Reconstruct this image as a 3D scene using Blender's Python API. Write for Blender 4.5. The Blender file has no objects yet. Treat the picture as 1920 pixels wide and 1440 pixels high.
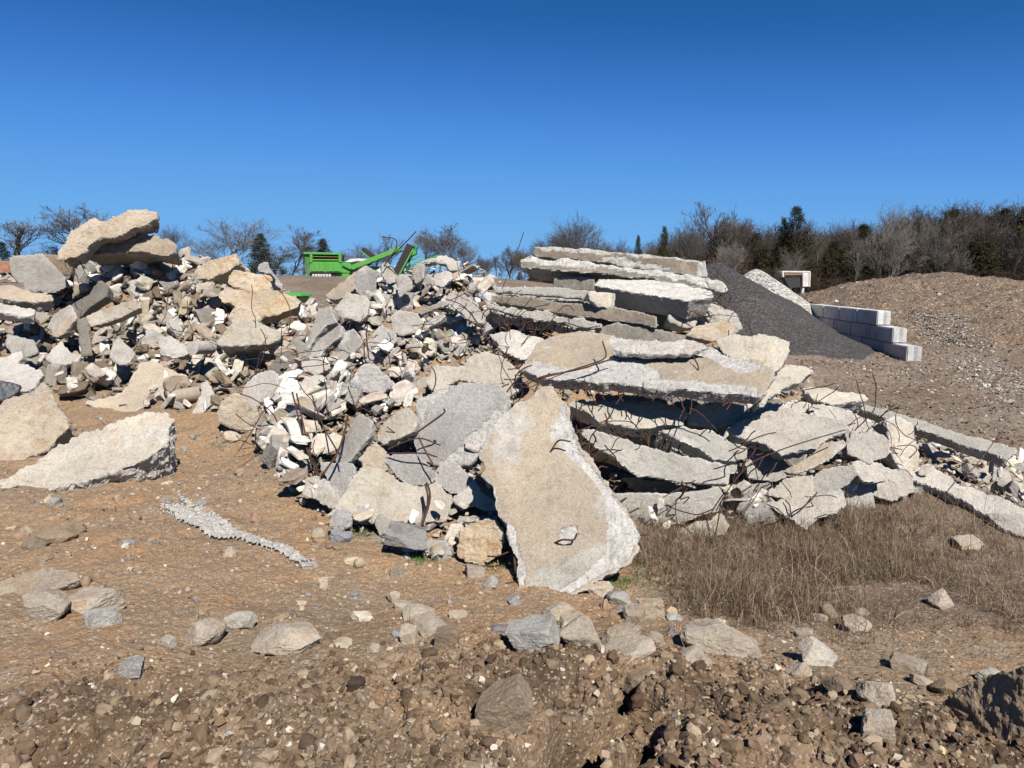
import bpy, bmesh, math, random
import numpy as np
from mathutils import Vector, Matrix

# ------------------------------------------------------------------ camera, sky, sun, exposure
SC = bpy.context.scene
COL = SC.collection
F = 1371.0                      # focal length in pixels of a 1920 px wide frame
PITCH = math.radians(8.1)       # looking slightly down
EYE = np.array([0.0, 0.0, 2.6])
cam_d = bpy.data.cameras.new('camera')
cam_d.sensor_width = 36.0
cam_d.lens = 36.0 * F / 1920.0
cam_d.clip_start = 0.05
cam_d.clip_end = 6000.0
cam = bpy.data.objects.new('camera', cam_d)
COL.objects.link(cam)
cam.location = EYE
cam.rotation_euler = (math.radians(90) - PITCH, 0, 0)
SC.camera = cam

SUN_EL = math.radians(47.0)
SUN_AZ = math.radians(158.0)    # clockwise from straight ahead: behind the camera, to the right
w = bpy.data.worlds.new('World')
SC.world = w
w.use_nodes = True
wn = w.node_tree
bg = wn.nodes['Background']
sky = wn.nodes.new('ShaderNodeTexSky')
sky.sky_type = 'NISHITA'
sky.sun_disc = False
sky.sun_elevation = SUN_EL
sky.sun_rotation = SUN_AZ
sky.altitude = 0
sky.air_density = 0.6
sky.dust_density = 0.0
sky.ozone_density = 10.0
# very clear dry winter air: a deeper blue than the sky model gives by itself
_m1 = wn.nodes.new('ShaderNodeVectorMath'); _m1.operation = 'SCALE'; _m1.inputs[3].default_value = 0.1
_m2 = wn.nodes.new('ShaderNodeVectorMath'); _m2.operation = 'SCALE'; _m2.inputs[3].default_value = 10.0
_cv = wn.nodes.new('ShaderNodeRGBCurve')
for ci, pts in enumerate([[(0, 0), (.055, .016), (.08, .045), (.112, .085), (.184, .14), (.46, .21), (1, .42)],
                          [(0, 0), (.13, .112), (.185, .195), (.25, .29), (.39, .40), (.74, .49), (1, .62)],
                          [(0, 0), (.33, .37), (.45, .60), (.57, .76), (.78, .83), (.97, .86), (1, .87)]]):
    cu = _cv.mapping.curves[ci]
    cu.points[0].location = pts[0]; cu.points[1].location = pts[-1]
    for q in pts[1:-1]: cu.points.new(*q)
_cv.mapping.update()
wn.links.new(sky.outputs[0], _m1.inputs[0]); wn.links.new(_m1.outputs[0], _cv.inputs[1])
wn.links.new(_cv.outputs[0], _m2.inputs[0]); wn.links.new(_m2.outputs[0], bg.inputs[0])
bg.inputs[1].default_value = 0.0557
sd = bpy.data.lights.new('sun', 'SUN')
sd.energy = 5.0
sd.angle = math.radians(0.5)
sd.color = (1.0, 0.945, 0.87)
sun = bpy.data.objects.new('sun', sd)
COL.objects.link(sun)
tos = Vector((math.sin(SUN_AZ) * math.cos(SUN_EL), math.cos(SUN_AZ) * math.cos(SUN_EL), math.sin(SUN_EL)))
sun.rotation_euler = tos.to_track_quat('Z', 'Y').to_euler()
sun.location = tos * 50
SC.view_settings.view_transform = 'Standard'
SC.view_settings.look = 'None'
SC.view_settings.exposure = 0.82
SC.view_settings.gamma = 1.0
try:
    SC.cycles.max_bounces = 3
    SC.cycles.diffuse_bounces = 1
except Exception:
    pass

# ------------------------------------------------------------------ geometry of the view
cp, sp = math.cos(PITCH), math.sin(PITCH)
def raydir(px, py):
    u = (px - 960.0) / F
    v = (720.0 - py) / F
    return np.array([u, cp + v * sp, -sp + v * cp])
def at(px, py, Y):
    d = raydir(px, py)
    return EYE + d * (Y / d[1])
def to_px(p):
    q = np.asarray(p, float) - EYE
    f = q[..., 1] * cp - q[..., 2] * sp
    v = q[..., 1] * sp + q[..., 2] * cp
    return 960 + F * q[..., 0] / f, 720 - F * v / f

# ------------------------------------------------------------------ noise
def _h(ix, iy, iz, s):
    h = (ix.astype(np.uint32) * np.uint32(374761393) + iy.astype(np.uint32) * np.uint32(668265263)
         + iz.astype(np.uint32) * np.uint32(2147483647) + np.uint32((s * 974711 + 13) & 0xffffffff))
    h = (h ^ (h >> np.uint32(13))) * np.uint32(1274126177)
    h = (h ^ (h >> np.uint32(16))) * np.uint32(2246822519)
    h = h ^ (h >> np.uint32(15))
    return h.astype(np.float64) / 4294967295.0 * 2 - 1
def vn(p, s=0):
    p = np.asarray(p, float)
    i = np.floor(p).astype(np.int64)
    f = p - i
    f = f * f * (3 - 2 * f)
    i = i & 0xffffffff
    x0, y0, z0 = i[:, 0], i[:, 1], i[:, 2]
    x1, y1, z1 = x0 + 1, y0 + 1, z0 + 1
    fx, fy, fz = f[:, 0], f[:, 1], f[:, 2]
    def L(a, b, t): return a + (b - a) * t
    return L(L(L(_h(x0, y0, z0, s), _h(x1, y0, z0, s), fx), L(_h(x0, y1, z0, s), _h(x1, y1, z0, s), fx), fy),
             L(L(_h(x0, y0, z1, s), _h(x1, y0, z1, s), fx), L(_h(x0, y1, z1, s), _h(x1, y1, z1, s), fx), fy), fz)
def fbm(p, o=4, s=0, ridge=False):
    r = np.zeros(len(p)); a = 1.0; t = 0
    for k in range(o):
        n = vn(p * (2.03 ** k) + k * 17.3, s + k)
        r += a * ((1 - 2 * np.abs(n)) if ridge else n)
        t += a; a *= 0.52
    return r / t

# ------------------------------------------------------------------ mesh helpers
def mesh_np(name, verts, faces, mat=None, smooth=False, attrs=None):
    verts = np.asarray(verts, np.float32); faces = np.asarray(faces, np.int32)
    me = bpy.data.meshes.new(name)
    k = faces.shape[1]
    me.vertices.add(len(verts)); me.vertices.foreach_set('co', verts.ravel())
    me.loops.add(faces.size); me.loops.foreach_set('vertex_index', faces.ravel())
    me.polygons.add(len(faces))
    me.polygons.foreach_set('loop_start', np.arange(0, faces.size, k, dtype=np.int32))
    me.polygons.foreach_set('loop_total', np.full(len(faces), k, np.int32))
    me.polygons.foreach_set('use_smooth', np.full(len(faces), bool(smooth)))
    if attrs:
        for an, av in attrs.items():
            if av.ndim == 1:
                a = me.attributes.new(an, 'FLOAT', 'POINT'); a.data.foreach_set('value', av.astype(np.float32))
            else:
                a = me.attributes.new(an, 'FLOAT_COLOR', 'POINT')
                a.data.foreach_set('color', np.hstack([av, np.ones((len(av), 1))]).astype(np.float32).ravel())
    me.update(calc_edges=True)
    if mat: me.materials.append(mat)
    return me
def link(name, me, parent=None, label=None, cat=None, group=None, kind=None, loc=None):
    o = bpy.data.objects.new(name, me); COL.objects.link(o)
    if parent: o.parent = parent
    if loc is not None: o.location = loc
    if label: o['label'] = label
    if cat: o['category'] = cat
    if group: o['group'] = group
    if kind or cat: o['kind'] = kind or 'thing'
    return o
_ico = {}
def ico(n):
    if n not in _ico:
        b = bmesh.new(); bmesh.ops.create_icosphere(b, subdivisions=n, radius=1.0)
        b.verts.ensure_lookup_table()
        V = np.array([v.co[:] for v in b.verts]); Fc = np.array([[v.index for v in f.verts] for f in b.faces])
        b.free(); _ico[n] = (V / np.linalg.norm(V, axis=1)[:, None], Fc)
    return _ico[n]
def tube_arrays(pts, rad, sides=6):
    pts = np.asarray(pts, float); n = len(pts)
    rad = np.full(n, rad) if np.isscalar(rad) else np.asarray(rad)
    t = np.gradient(pts, axis=0); t /= np.linalg.norm(t, axis=1)[:, None] + 1e-9
    ref = np.array([0.31, 0.17, 0.93]); 
    a = np.cross(t, ref); a /= np.linalg.norm(a, axis=1)[:, None] + 1e-9
    b = np.cross(t, a)
    an = np.arange(sides) * 2 * math.pi / sides
    V = pts[:, None, :] + rad[:, None, None] * (np.cos(an)[None, :, None] * a[:, None, :] + np.sin(an)[None, :, None] * b[:, None, :])
    V = V.reshape(-1, 3)
    f = []
    for i in range(n - 1):
        for k in range(sides):
            k2 = (k + 1) % sides
            f.append((i * sides + k, i * sides + k2, (i + 1) * sides + k2, (i + 1) * sides + k))
    for base in (0, (n - 1) * sides):
        for k in range(0, sides - 2, 2):
            f.append((base, base + k + 1, base + k + 2, base + (k + 3) % sides if k + 3 < sides else base))
    f = [q if len(set(q)) == 4 else None for q in f]
    return V, np.array([q for q in f if q])
def spline(P, n):
    P = np.asarray(P, float)
    if len(P) == 2:
        return P[0] + (P[1] - P[0]) * np.linspace(0, 1, n)[:, None]
    Q = np.vstack([2 * P[0] - P[1], P, 2 * P[-1] - P[-2]])
    out = []
    ts = np.linspace(0, len(P) - 1 - 1e-6, n)
    for t in ts:
        i = int(t); u = t - i
        p0, p1, p2, p3 = Q[i], Q[i + 1], Q[i + 2], Q[i + 3]
        out.append(0.5 * ((2 * p1) + (-p0 + p2) * u + (2 * p0 - 5 * p1 + 4 * p2 - p3) * u * u + (-p0 + 3 * p1 - 3 * p2 + p3) * u ** 3))
    return np.array(out)

# ------------------------------------------------------------------ materials
def newmat(name, rough=0.9):
    m = bpy.data.materials.new(name); m.use_nodes = True
    nt = m.node_tree; b = nt.nodes['Principled BSDF']
    b.inputs['Roughness'].default_value = rough
    try: b.inputs['Specular IOR Level'].default_value = 0.25
    except Exception: pass
    return m, nt, b
def N(nt, t, **kw):
    n = nt.nodes.new(t)
    for k, v in kw.items():
        if k.startswith('i_'):
            key = k[2:]; key = int(key) if key.isdigit() else key.replace('_', ' ')
            n.inputs[key].default_value = v
        else: setattr(n, k, v)
    return n
def ramp(nt, src, stops, interp='LINEAR'):
    r = nt.nodes.new('ShaderNodeValToRGB'); cr = r.color_ramp; cr.interpolation = interp
    while len(cr.elements) < len(stops): cr.elements.new(0.5)
    for e, (p, c) in zip(cr.elements, stops):
        e.position = p; e.color = (c, c, c, 1) if not hasattr(c, '__len__') else (*c, 1)
    nt.links.new(src, r.inputs[0]); return r.outputs[0]
def mixc(nt, fac, a, b, mode='MIX'):
    m = nt.nodes.new('ShaderNodeMix'); m.data_type = 'RGBA'; m.blend_type = mode
    for i, v in ((0, fac), (6, a), (7, b)):
        if hasattr(v, 'is_linked') or hasattr(v, 'links'): nt.links.new(v, m.inputs[i])
        else: m.inputs[i].default_value = v if i == 0 else (*v, 1) if len(v) == 3 else v
    return m.outputs[2]
def coords(nt, shift=True):
    tc = nt.nodes.new('ShaderNodeTexCoord')
    if not shift: return tc.outputs['Object'], None
    oi = nt.nodes.new('ShaderNodeObjectInfo')
    vm = nt.nodes.new('ShaderNodeVectorMath'); vm.operation = 'MULTIPLY_ADD'
    nt.links.new(oi.outputs['Random'], vm.inputs[0]); vm.inputs[1].default_value = (37, 53, 71)
    nt.links.new(tc.outputs['Object'], vm.inputs[2])
    return vm.outputs[0], oi.outputs['Random']
def noise(nt, co, scale, detail=4, rough=0.6, dist=0.0):
    n = N(nt, 'ShaderNodeTexNoise'); n.inputs['Scale'].default_value = scale
    n.inputs['Detail'].default_value = detail; n.inputs['Roughness'].default_value = rough
    n.inputs['Distortion'].default_value = dist
    nt.links.new(co, n.inputs['Vector']); return n.outputs['Fac']
def voro(nt, co, scale, out='Distance', rnd=1.0):
    n = N(nt, 'ShaderNodeTexVoronoi'); n.inputs['Scale'].default_value = scale
    n.inputs['Randomness'].default_value = rnd
    nt.links.new(co, n.inputs['Vector']); return n.outputs[out]
def attr(nt, name, out='Fac'):
    a = N(nt, 'ShaderNodeAttribute', attribute_name=name); return a.outputs[out]
def bump(nt, b, srcs):
    prev = None
    for s, dist, st in srcs:
        bn = nt.nodes.new('ShaderNodeBump'); bn.inputs['Distance'].default_value = dist; bn.inputs['Strength'].default_value = st
        nt.links.new(s, bn.inputs['Height'])
        if prev: nt.links.new(prev, bn.inputs['Normal'])
        prev = bn.outputs[0]
    nt.links.new(prev, b.inputs['Normal'])

def dots(nt, co, scale, keep, strength, hard=0.34):
    """scattered irregular grains: only some cells, only near their centres"""
    wv = N(nt, 'ShaderNodeVectorMath', operation='MULTIPLY_ADD')
    nz = N(nt, 'ShaderNodeTexNoise'); nz.inputs['Scale'].default_value = scale * 1.3; nz.inputs['Detail'].default_value = 2
    nt.links.new(co, nz.inputs['Vector']); nt.links.new(nz.outputs['Color'], wv.inputs[0])
    wv.inputs[1].default_value = (0.9 / scale,) * 3; nt.links.new(co, wv.inputs[2])
    v = N(nt, 'ShaderNodeTexVoronoi'); v.inputs['Scale'].default_value = scale; nt.links.new(wv.outputs[0], v.inputs['Vector'])
    s = N(nt, 'ShaderNodeSeparateColor'); nt.links.new(v.outputs['Color'], s.inputs[0])
    a = ramp(nt, s.outputs[0], [(keep, 0), (keep + 0.05, 1)]); d = ramp(nt, v.outputs['Distance'], [(hard, strength), (hard + 0.16, 0)])
    m = N(nt, 'ShaderNodeMath', operation='MULTIPLY'); nt.links.new(a, m.inputs[0]); nt.links.new(d, m.inputs[1]); return m.outputs[0]
def concrete(name, base, base2, broken, stain, st_amt=0.35, speck=0.25, sp_scale=70, var=0.18, dark=(0.13, 0.12, 0.11)):
    """weathered concrete or limestone: two tones, stains, aggregate specks, pale fractured faces"""
    m, nt, b = newmat(name)
    co, rnd = coords(nt)
    c = mixc(nt, ramp(nt, noise(nt, co, 2.3, 5, 0.65), [(0.35, 0), (0.65, 1)]), base, base2)
    c = mixc(nt, ramp(nt, noise(nt, co, 5.5, 6, 0.7, 0.6), [(0.5, 0), (0.66, st_amt), (0.8, st_amt * 1.4)]), c, stain)
    c = mixc(nt, ramp(nt, noise(nt, co, 1.1, 3, 0.5), [(0.42, 0), (0.7, 0.42)]), c, dark)
    c = mixc(nt, attr(nt, 'tint'), c, mixc(nt, ramp(nt, noise(nt, co, 4, 5, 0.6), [(0.35, 0), (0.65, 1)]), (0.30, 0.285, 0.24), (0.40, 0.385, 0.33)))
    br = attr(nt, 'broken'); broken = tuple(x_ * 0.88 for x_ in broken)
    c = mixc(nt, br, c, mixc(nt, ramp(nt, noise(nt, co, 9, 4, 0.7), [(0.35, 0), (0.68, 0.85)]), broken, tuple(x * 0.62 for x in broken)))
    c = mixc(nt, dots(nt, co, sp_scale, 0.45, speck), c, dark)
    c = mixc(nt, dots(nt, co, sp_scale * 1.37, 0.6, speck * 0.7), c, (0.60, 0.58, 0.54))
    fine = noise(nt, co, 70, 6, 0.85)
    c = mixc(nt, 1.0, c, ramp(nt, fine, [(0.30, 0.5), (0.46, 0.93), (0.65, 1.12)]), 'MULTIPLY')
    c = mixc(nt, 1.0, c, ramp(nt, noise(nt, co, 11, 6, 0.75, 1.0), [(0.3, 0.72), (0.48, 1.0), (0.7, 1.06)]), 'MULTIPLY')
    c = mixc(nt, 1.0, c, ramp(nt, rnd, [(0.0, (1 - var) * 0.93), (1.0, (1 + var * 0.6) * 0.93)]), 'MULTIPLY')
    nt.links.new(c, b.inputs['Base Color'])
    c2 = noise(nt, co, 130, 3, 0.8)
    bump(nt, b, [(noise(nt, co, 14, 8, 0.8), 0.03, 0.75), (c2, 0.006, 0.8)])
    return m

M = {}
M['white'] = concrete('whitish_concrete', (0.49, 0.46, 0.41), (0.38, 0.35, 0.305), (0.60, 0.58, 0.54), (0.29, 0.225, 0.155), 0.5)
M['cream'] = concrete('cream_concrete', (0.54, 0.495, 0.41), (0.45, 0.405, 0.33), (0.60, 0.575, 0.52), (0.38, 0.28, 0.17), 0.45, 0.15)
M['sand'] = concrete('sandy_concrete', (0.45, 0.37, 0.27), (0.395, 0.335, 0.25), (0.60, 0.58, 0.54), (0.34, 0.255, 0.16), 0.5, 0.35, 110)
M['speck'] = concrete('speckled_concrete', (0.30, 0.285, 0.27), (0.38, 0.36, 0.34), (0.55, 0.53, 0.49), (0.24, 0.20, 0.17), 0.2, 0.45, 120)
M['grey'] = concrete('grey_concrete', (0.33, 0.315, 0.28), (0.40, 0.38, 0.33), (0.56, 0.54, 0.50), (0.24, 0.19, 0.14), 0.4, 0.15)
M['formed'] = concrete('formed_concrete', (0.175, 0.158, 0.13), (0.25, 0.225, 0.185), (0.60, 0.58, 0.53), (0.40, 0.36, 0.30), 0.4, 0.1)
M['dusty'] = concrete('dusty_pale_rock', (0.49, 0.41, 0.31), (0.42, 0.34, 0.25), (0.54, 0.49, 0.42), (0.33, 0.22, 0.13), 0.6, 0.1)
M['beam'] = concrete('old_beam_concrete', (0.27, 0.222, 0.165), (0.215, 0.18, 0.14), (0.60, 0.58, 0.53), (0.42, 0.37, 0.30), 0.5, 0.1)
M['tan'] = concrete('tan_limestone', (0.45, 0.38, 0.29), (0.36, 0.295, 0.22), (0.50, 0.45, 0.38), (0.30, 0.19, 0.10), 0.65, 0.15)
M['orange'] = concrete('ochre_limestone', (0.50, 0.37, 0.22), (0.47, 0.41, 0.32), (0.54, 0.48, 0.38), (0.36, 0.19, 0.07), 0.7, 0.12)
M['brown'] = concrete('muddy_stone', (0.25, 0.18, 0.115), (0.31, 0.235, 0.155), (0.35, 0.27, 0.19), (0.20, 0.13, 0.075), 0.5, 0.12)
M['blue'] = concrete('blue_grey_stone', (0.22, 0.23, 0.25), (0.28, 0.28, 0.29), (0.34, 0.34, 0.34), (0.27, 0.22, 0.17), 0.3, 0.1)
M['heap'] = concrete('dusty_heap_concrete', (0.31, 0.275, 0.225), (0.41, 0.37, 0.31), (0.47, 0.43, 0.37), (0.22, 0.16, 0.10), 0.6, 0.3, var=0.5)
M['heapw'] = concrete('pale_heap_concrete', (0.44, 0.41, 0.365), (0.52, 0.49, 0.44), (0.58, 0.55, 0.50), (0.32, 0.25, 0.18), 0.4, 0.3, var=0.3)

def flat(name, col, rough=0.6, metal=0.0, var=0.12, scale=8):
    m, nt, b = newmat(name, rough)
    co, rnd = coords(nt)
    c = mixc(nt, ramp(nt, noise(nt, co, scale, 5, 0.7), [(0.3, 0), (0.7, 1)]), tuple(x * (1 - var) for x in col), tuple(min(1, x * (1 + var)) for x in col))
    nt.links.new(c, b.inputs['Base Color']); b.inputs['Metallic'].default_value = metal
    return m
M['rust'] = flat('rusty_steel', (0.060, 0.032, 0.022), 0.85, 0.2, 0.5, 25)

# ------------------------------------------------------------------ the lie of the land
# (px, py, distance) of points on the earth surface; height follows from the view
GP = [(960,1440,2.2),(300,1440,2.2),(-200,1440,2.3),(1600,1440,2.25),(2100,1440,2.4),
 (960,1220,3.1),(0,1210,3.0),(450,1210,3.15),(1400,1230,3.3),(1900,1250,3.6),(-300,1210,3.1),(2200,1250,3.9),
 (1040,1135,4.05),(700,1060,4.55),(600,950,5.45),(450,850,6.9),(300,775,8.2),(120,775,8.1),(0,965,4.9),(-300,965,5.0),(200,960,5.0),(330,930,5.5),
 (0,880,6.0),(-300,850,6.4),(200,850,6.6),(850,1060,4.6),(930,1085,4.4),
 (1500,1190,3.75),(1900,1190,4.15),(1200,1120,4.4),(1400,1060,5.3),(1250,1010,5.7),(1700,1060,5.4),(1900,1000,6.7),(1600,960,6.8),(2200,1000,6.6),
 (1900,880,9.6),(1750,860,9.2),(2200,850,10.4),
 # earth and fines inside the heaps
 (60,585,11.8),(175,508,12.0),(230,499,12.0),(330,506,12.0),(450,570,11.9),(-200,600,11.8),(80,650,10.6),(250,650,10.6),(400,650,10.6),(100,715,9.4),(300,715,9.3),(450,740,8.7),(-200,720,9.0),
 (540,600,12),(600,635,10.8),(520,680,9.9),
 (700,545,10.4),(760,540,10.3),(840,530,10.4),(900,550,10.5),(650,630,9.5),(800,630,9.3),(900,640,9.1),(600,730,8.0),(750,730,7.8),(900,740,7.9),
 (560,825,6.8),(700,830,6.5),(850,830,6.5),(620,925,5.75),(750,930,5.6),(880,930,5.5),(700,1005,5.05),(850,1020,5.0),
 (1000,590,9.8),(1150,600,9.8),(1300,620,9.6),(1050,800,8.2),(1200,840,8.0),(1350,830,8.0),(1500,800,8.3),(1600,830,8.3),(1200,970,6.4),(1400,960,6.6),(1050,960,5.6),(1700,850,8.6),
 # land beyond
 (560,560,24),(600,540,28),(510,519,33),(660,530,30),(300,527,30),(0,530,28),(-400,532,28),
 (200,521,60),(600,524,62),(800,522,60),(-400,522,60),(880,517,75),(0,519,120),(600,519,120),
 (1000,620,19),(1300,668,19),(1600,700,18.5),(1900,745,15.5),(2300,740,16.5),(1740,680,23),(2000,678,23),(1500,585,45),(1150,560,60),(1900,585,45),(1530,563,90),(1900,563,92),(1150,545,110),
 (1500,545,160),(800,519,160)]
_g = np.array([at(*g) for g in GP])
_h0, _h1 = GP.index((60,585,11.8)), GP.index((1700,850,8.6))
_g[_h0:_h1 + 1, 2] += 0.06     # the heaps stand on their own fines
# behind the heaps the yard drops down again; around and behind the camera it stays level
_extra = [(-6,16,1.6),(-2,15.5,1.2),(2,14.5,.5),(5,14,.05),(-9,15,1.7),(0,1.2,1.02),(0,.5,1.0),(-1,1,1.02),(1,1,1.0),(-14,18,1.8),(14,13,0.0),(10,9.5,.1),(9,5,.3),(-9,4,1.0),(-12,9,1.2),
          (2.3,7.2,.55),(4.5,7.5,.45)]
_g = np.vstack([_g, np.array(_extra, float)])
def _warp(x, y):
    th = np.arctan2(x, y); r = np.hypot(x, y) + 0.02
    return np.stack([np.clip(th, -1.15, 1.15) * 1.1, np.log(np.maximum(r, .5))], 1)
_P = _warp(_g[:, 0], _g[:, 1]); _z = _g[:, 2]
def _K(A, B):
    d = np.sqrt(((A[:, None, :] - B[None, :, :]) ** 2).sum(2)) + 1e-9
    return d ** 2 * np.log(d)
_n = len(_P)
_A = np.zeros((_n + 3, _n + 3)); _A[:_n, :_n] = _K(_P, _P) + np.eye(_n) * 2e-4
_A[:_n, _n] = 1; _A[:_n, _n + 1:] = _P; _A[_n, :_n] = 1; _A[_n + 1:, :_n] = _P.T
_w = np.linalg.solve(_A, np.concatenate([_z, [0, 0, 0]]))
def base_h(x, y):
    x = np.atleast_1d(np.asarray(x, float)); y = np.atleast_1d(np.asarray(y, float))
    Q = _warp(x, y); out = np.empty(len(x))
    for i in range(0, len(x), 20000):
        q = Q[i:i + 20000]
        out[i:i + 20000] = _K(q, _P) @ _w[:_n] + _w[_n] + q @ _w[_n + 1:]
    r = np.hypot(x, y); k = np.clip((r - 110) / 120, 0, 1)
    out = out * (1 - k) + k * 0.6
    bt = np.clip((np.abs(np.arctan2(x, y)) - 1.0) / .6, 0, 1)
    out = out * (1 - bt) + bt * np.where(r < 6, 0.95, 0.95 * np.clip(1 - (r - 6) / 10, 0, 1))
    return np.clip(out, -0.6, 3.4)
CLEFT = [[(1200,1305),(1150,1335),(1085,1365),(1040,1405),(1000,1450)],[(1085,1355),(1080,1400),(1072,1450)],[(1178,1260),(1168,1290)],[(1215,1370),(1180,1450)],[(1160,1255),(1240,1235)],[(925,1300),(898,1345)]]
def clod_zone(x, y):
    """1 where the soil was freshly pushed up into a cloddy berm (nearest the viewer)"""
    X = np.asarray(x); r = np.hypot(X, y)
    lim = 3.12 + 0.12 * np.sin(X * 2.1) + 0.10 * np.clip(X, 0, 3)
    return 1 / (1 + np.exp((r - lim) * 9))
_cl = []
for c in CLEFT:
    pts = []
    for (a, b) in c:
        d = raydir(a, b); t = (EYE[2] - 1.0) / -d[2]; pts.append((EYE + d * t)[:2])
    _cl.append(np.array(pts))
def seg_dist(x, y, P):
    best = np.full(len(x), 9.0)
    for a, b in zip(P[:-1], P[1:]):
        ab = b - a; L2 = ab @ ab + 1e-9
        t = np.clip(((x - a[0]) * ab[0] + (y - a[1]) * ab[1]) / L2, 0, 1)
        best = np.minimum(best, np.hypot(x - a[0] - t * ab[0], y - a[1] - t * ab[1]))
    return best
def ground_h(x, y):
    x = np.atleast_1d(np.asarray(x, float)); y = np.atleast_1d(np.asarray(y, float))
    z = base_h(x, y); r = np.hypot(x, y)
    cz = clod_zone(x, y)
    p = np.stack([x, y, np.zeros_like(x)], 1)
    near = np.exp(-r / 40)
    z = z + 0.06 * fbm(p * 0.9, 3, 3) * near * np.clip(r / 3, .4, 2)
    z = z + 0.030 * fbm(p * 5, 5, 5) * near * np.clip(r / 4, .8, 3) + 0.022 * fbm(p * 2.3, 5, 6, True) * near
    z = z + cz * (0.075 * fbm(p * 4.2, 5, 9, True) + 0.05 * np.abs(fbm(p * 11, 4, 11)) + 0.05 * fbm(p * 1.6, 2, 12))
    m = r < 8
    if m.any():
        z[m] += 0.012 * np.abs(fbm(p[m] * 15, 3, 23))
        z[m] += 0.006 * fbm(p[m] * 38, 3, 21) * (1 + cz[m])
        q = r[m]
        cl = np.zeros(m.sum())
        wob = 0.03 * fbm(p[m] * 9, 2, 31)
        for i, P in enumerate(_cl):
            wd = 0.085 if i < 2 else 0.035
            d = seg_dist(x[m] + wob, y[m] + wob, P)
            cl += (0.34 if i < 2 else 0.14) / (1 + np.exp((d - wd) / 0.008))
        z[m] -= cl
    return z
_tt = np.linspace(-0.85, 0.85, 500); _tl = np.linspace(math.log(1.0), math.log(190.0), 700)
_TH, _TL = np.meshgrid(_tt, _tl, indexing='ij')
_tab = base_h((np.exp(_TL) * np.sin(_TH)).ravel(), (np.exp(_TL) * np.cos(_TH)).ravel()).reshape(500, 700)
def base_q(x, y):
    a = (np.arctan2(x, y) + .85) / 1.7 * 499; b = (np.log(np.hypot(x, y)) / math.log(190.0)) * 699
    a = np.clip(a, 0, 498.999); b = np.clip(b, 0, 698.999); i = a.astype(int); j = b.astype(int); u = a - i; v = b - j
    return _tab[i, j] * (1 - u) * (1 - v) + _tab[i + 1, j] * u * (1 - v) + _tab[i, j + 1] * (1 - u) * v + _tab[i + 1, j + 1] * u * v
def ground_hit(px, py):
    d = raydir(px, py); ys = np.geomspace(1.2, 160, 420)
    P = EYE[None] + d[None] * (ys / d[1])[:, None]
    g = base_q(P[:, 0], P[:, 1])
    k = np.argmax(P[:, 2] < g)
    if P[k, 2] >= g[k]: k = len(ys) - 1
    if k == 0: return P[0]
    a, b = P[k - 1], P[k]; da, db = a[2] - g[k - 1], b[2] - g[k]
    t = da / (da - db + 1e-9); return a + (b - a) * t

# ground sheet: rings growing with distance, one closed disc out to the horizon
_th = np.concatenate([np.linspace(-0.72, 0.72, 1000), np.linspace(0.72, 2 * math.pi - 0.72, 160)[1:-1]])
_r = np.concatenate([[0.05], np.geomspace(0.6, 1.7, 40), np.geomspace(1.7, 14, 860)[1:], np.geomspace(14, 120, 200)[1:], np.geomspace(120, 4000, 40)[1:]])
_nt, _nr = len(_th), len(_r)
_R, _T = np.meshgrid(_r, _th, indexing='ij')
gx = (_R * np.sin(_T)).ravel(); gy = (_R * np.cos(_T)).ravel()
gz = ground_h(gx, gy)
_i = np.arange(_nr - 1)[:, None] * _nt + np.arange(_nt)[None, :]
_j = np.arange(_nr - 1)[:, None] * _nt + ((np.arange(_nt) + 1) % _nt)[None, :]
gf = np.stack([_i, _i + _nt, _j + _nt, _j], 2).reshape(-1, 4)
gp = np.stack([gx, gy, gz], 1)

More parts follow.
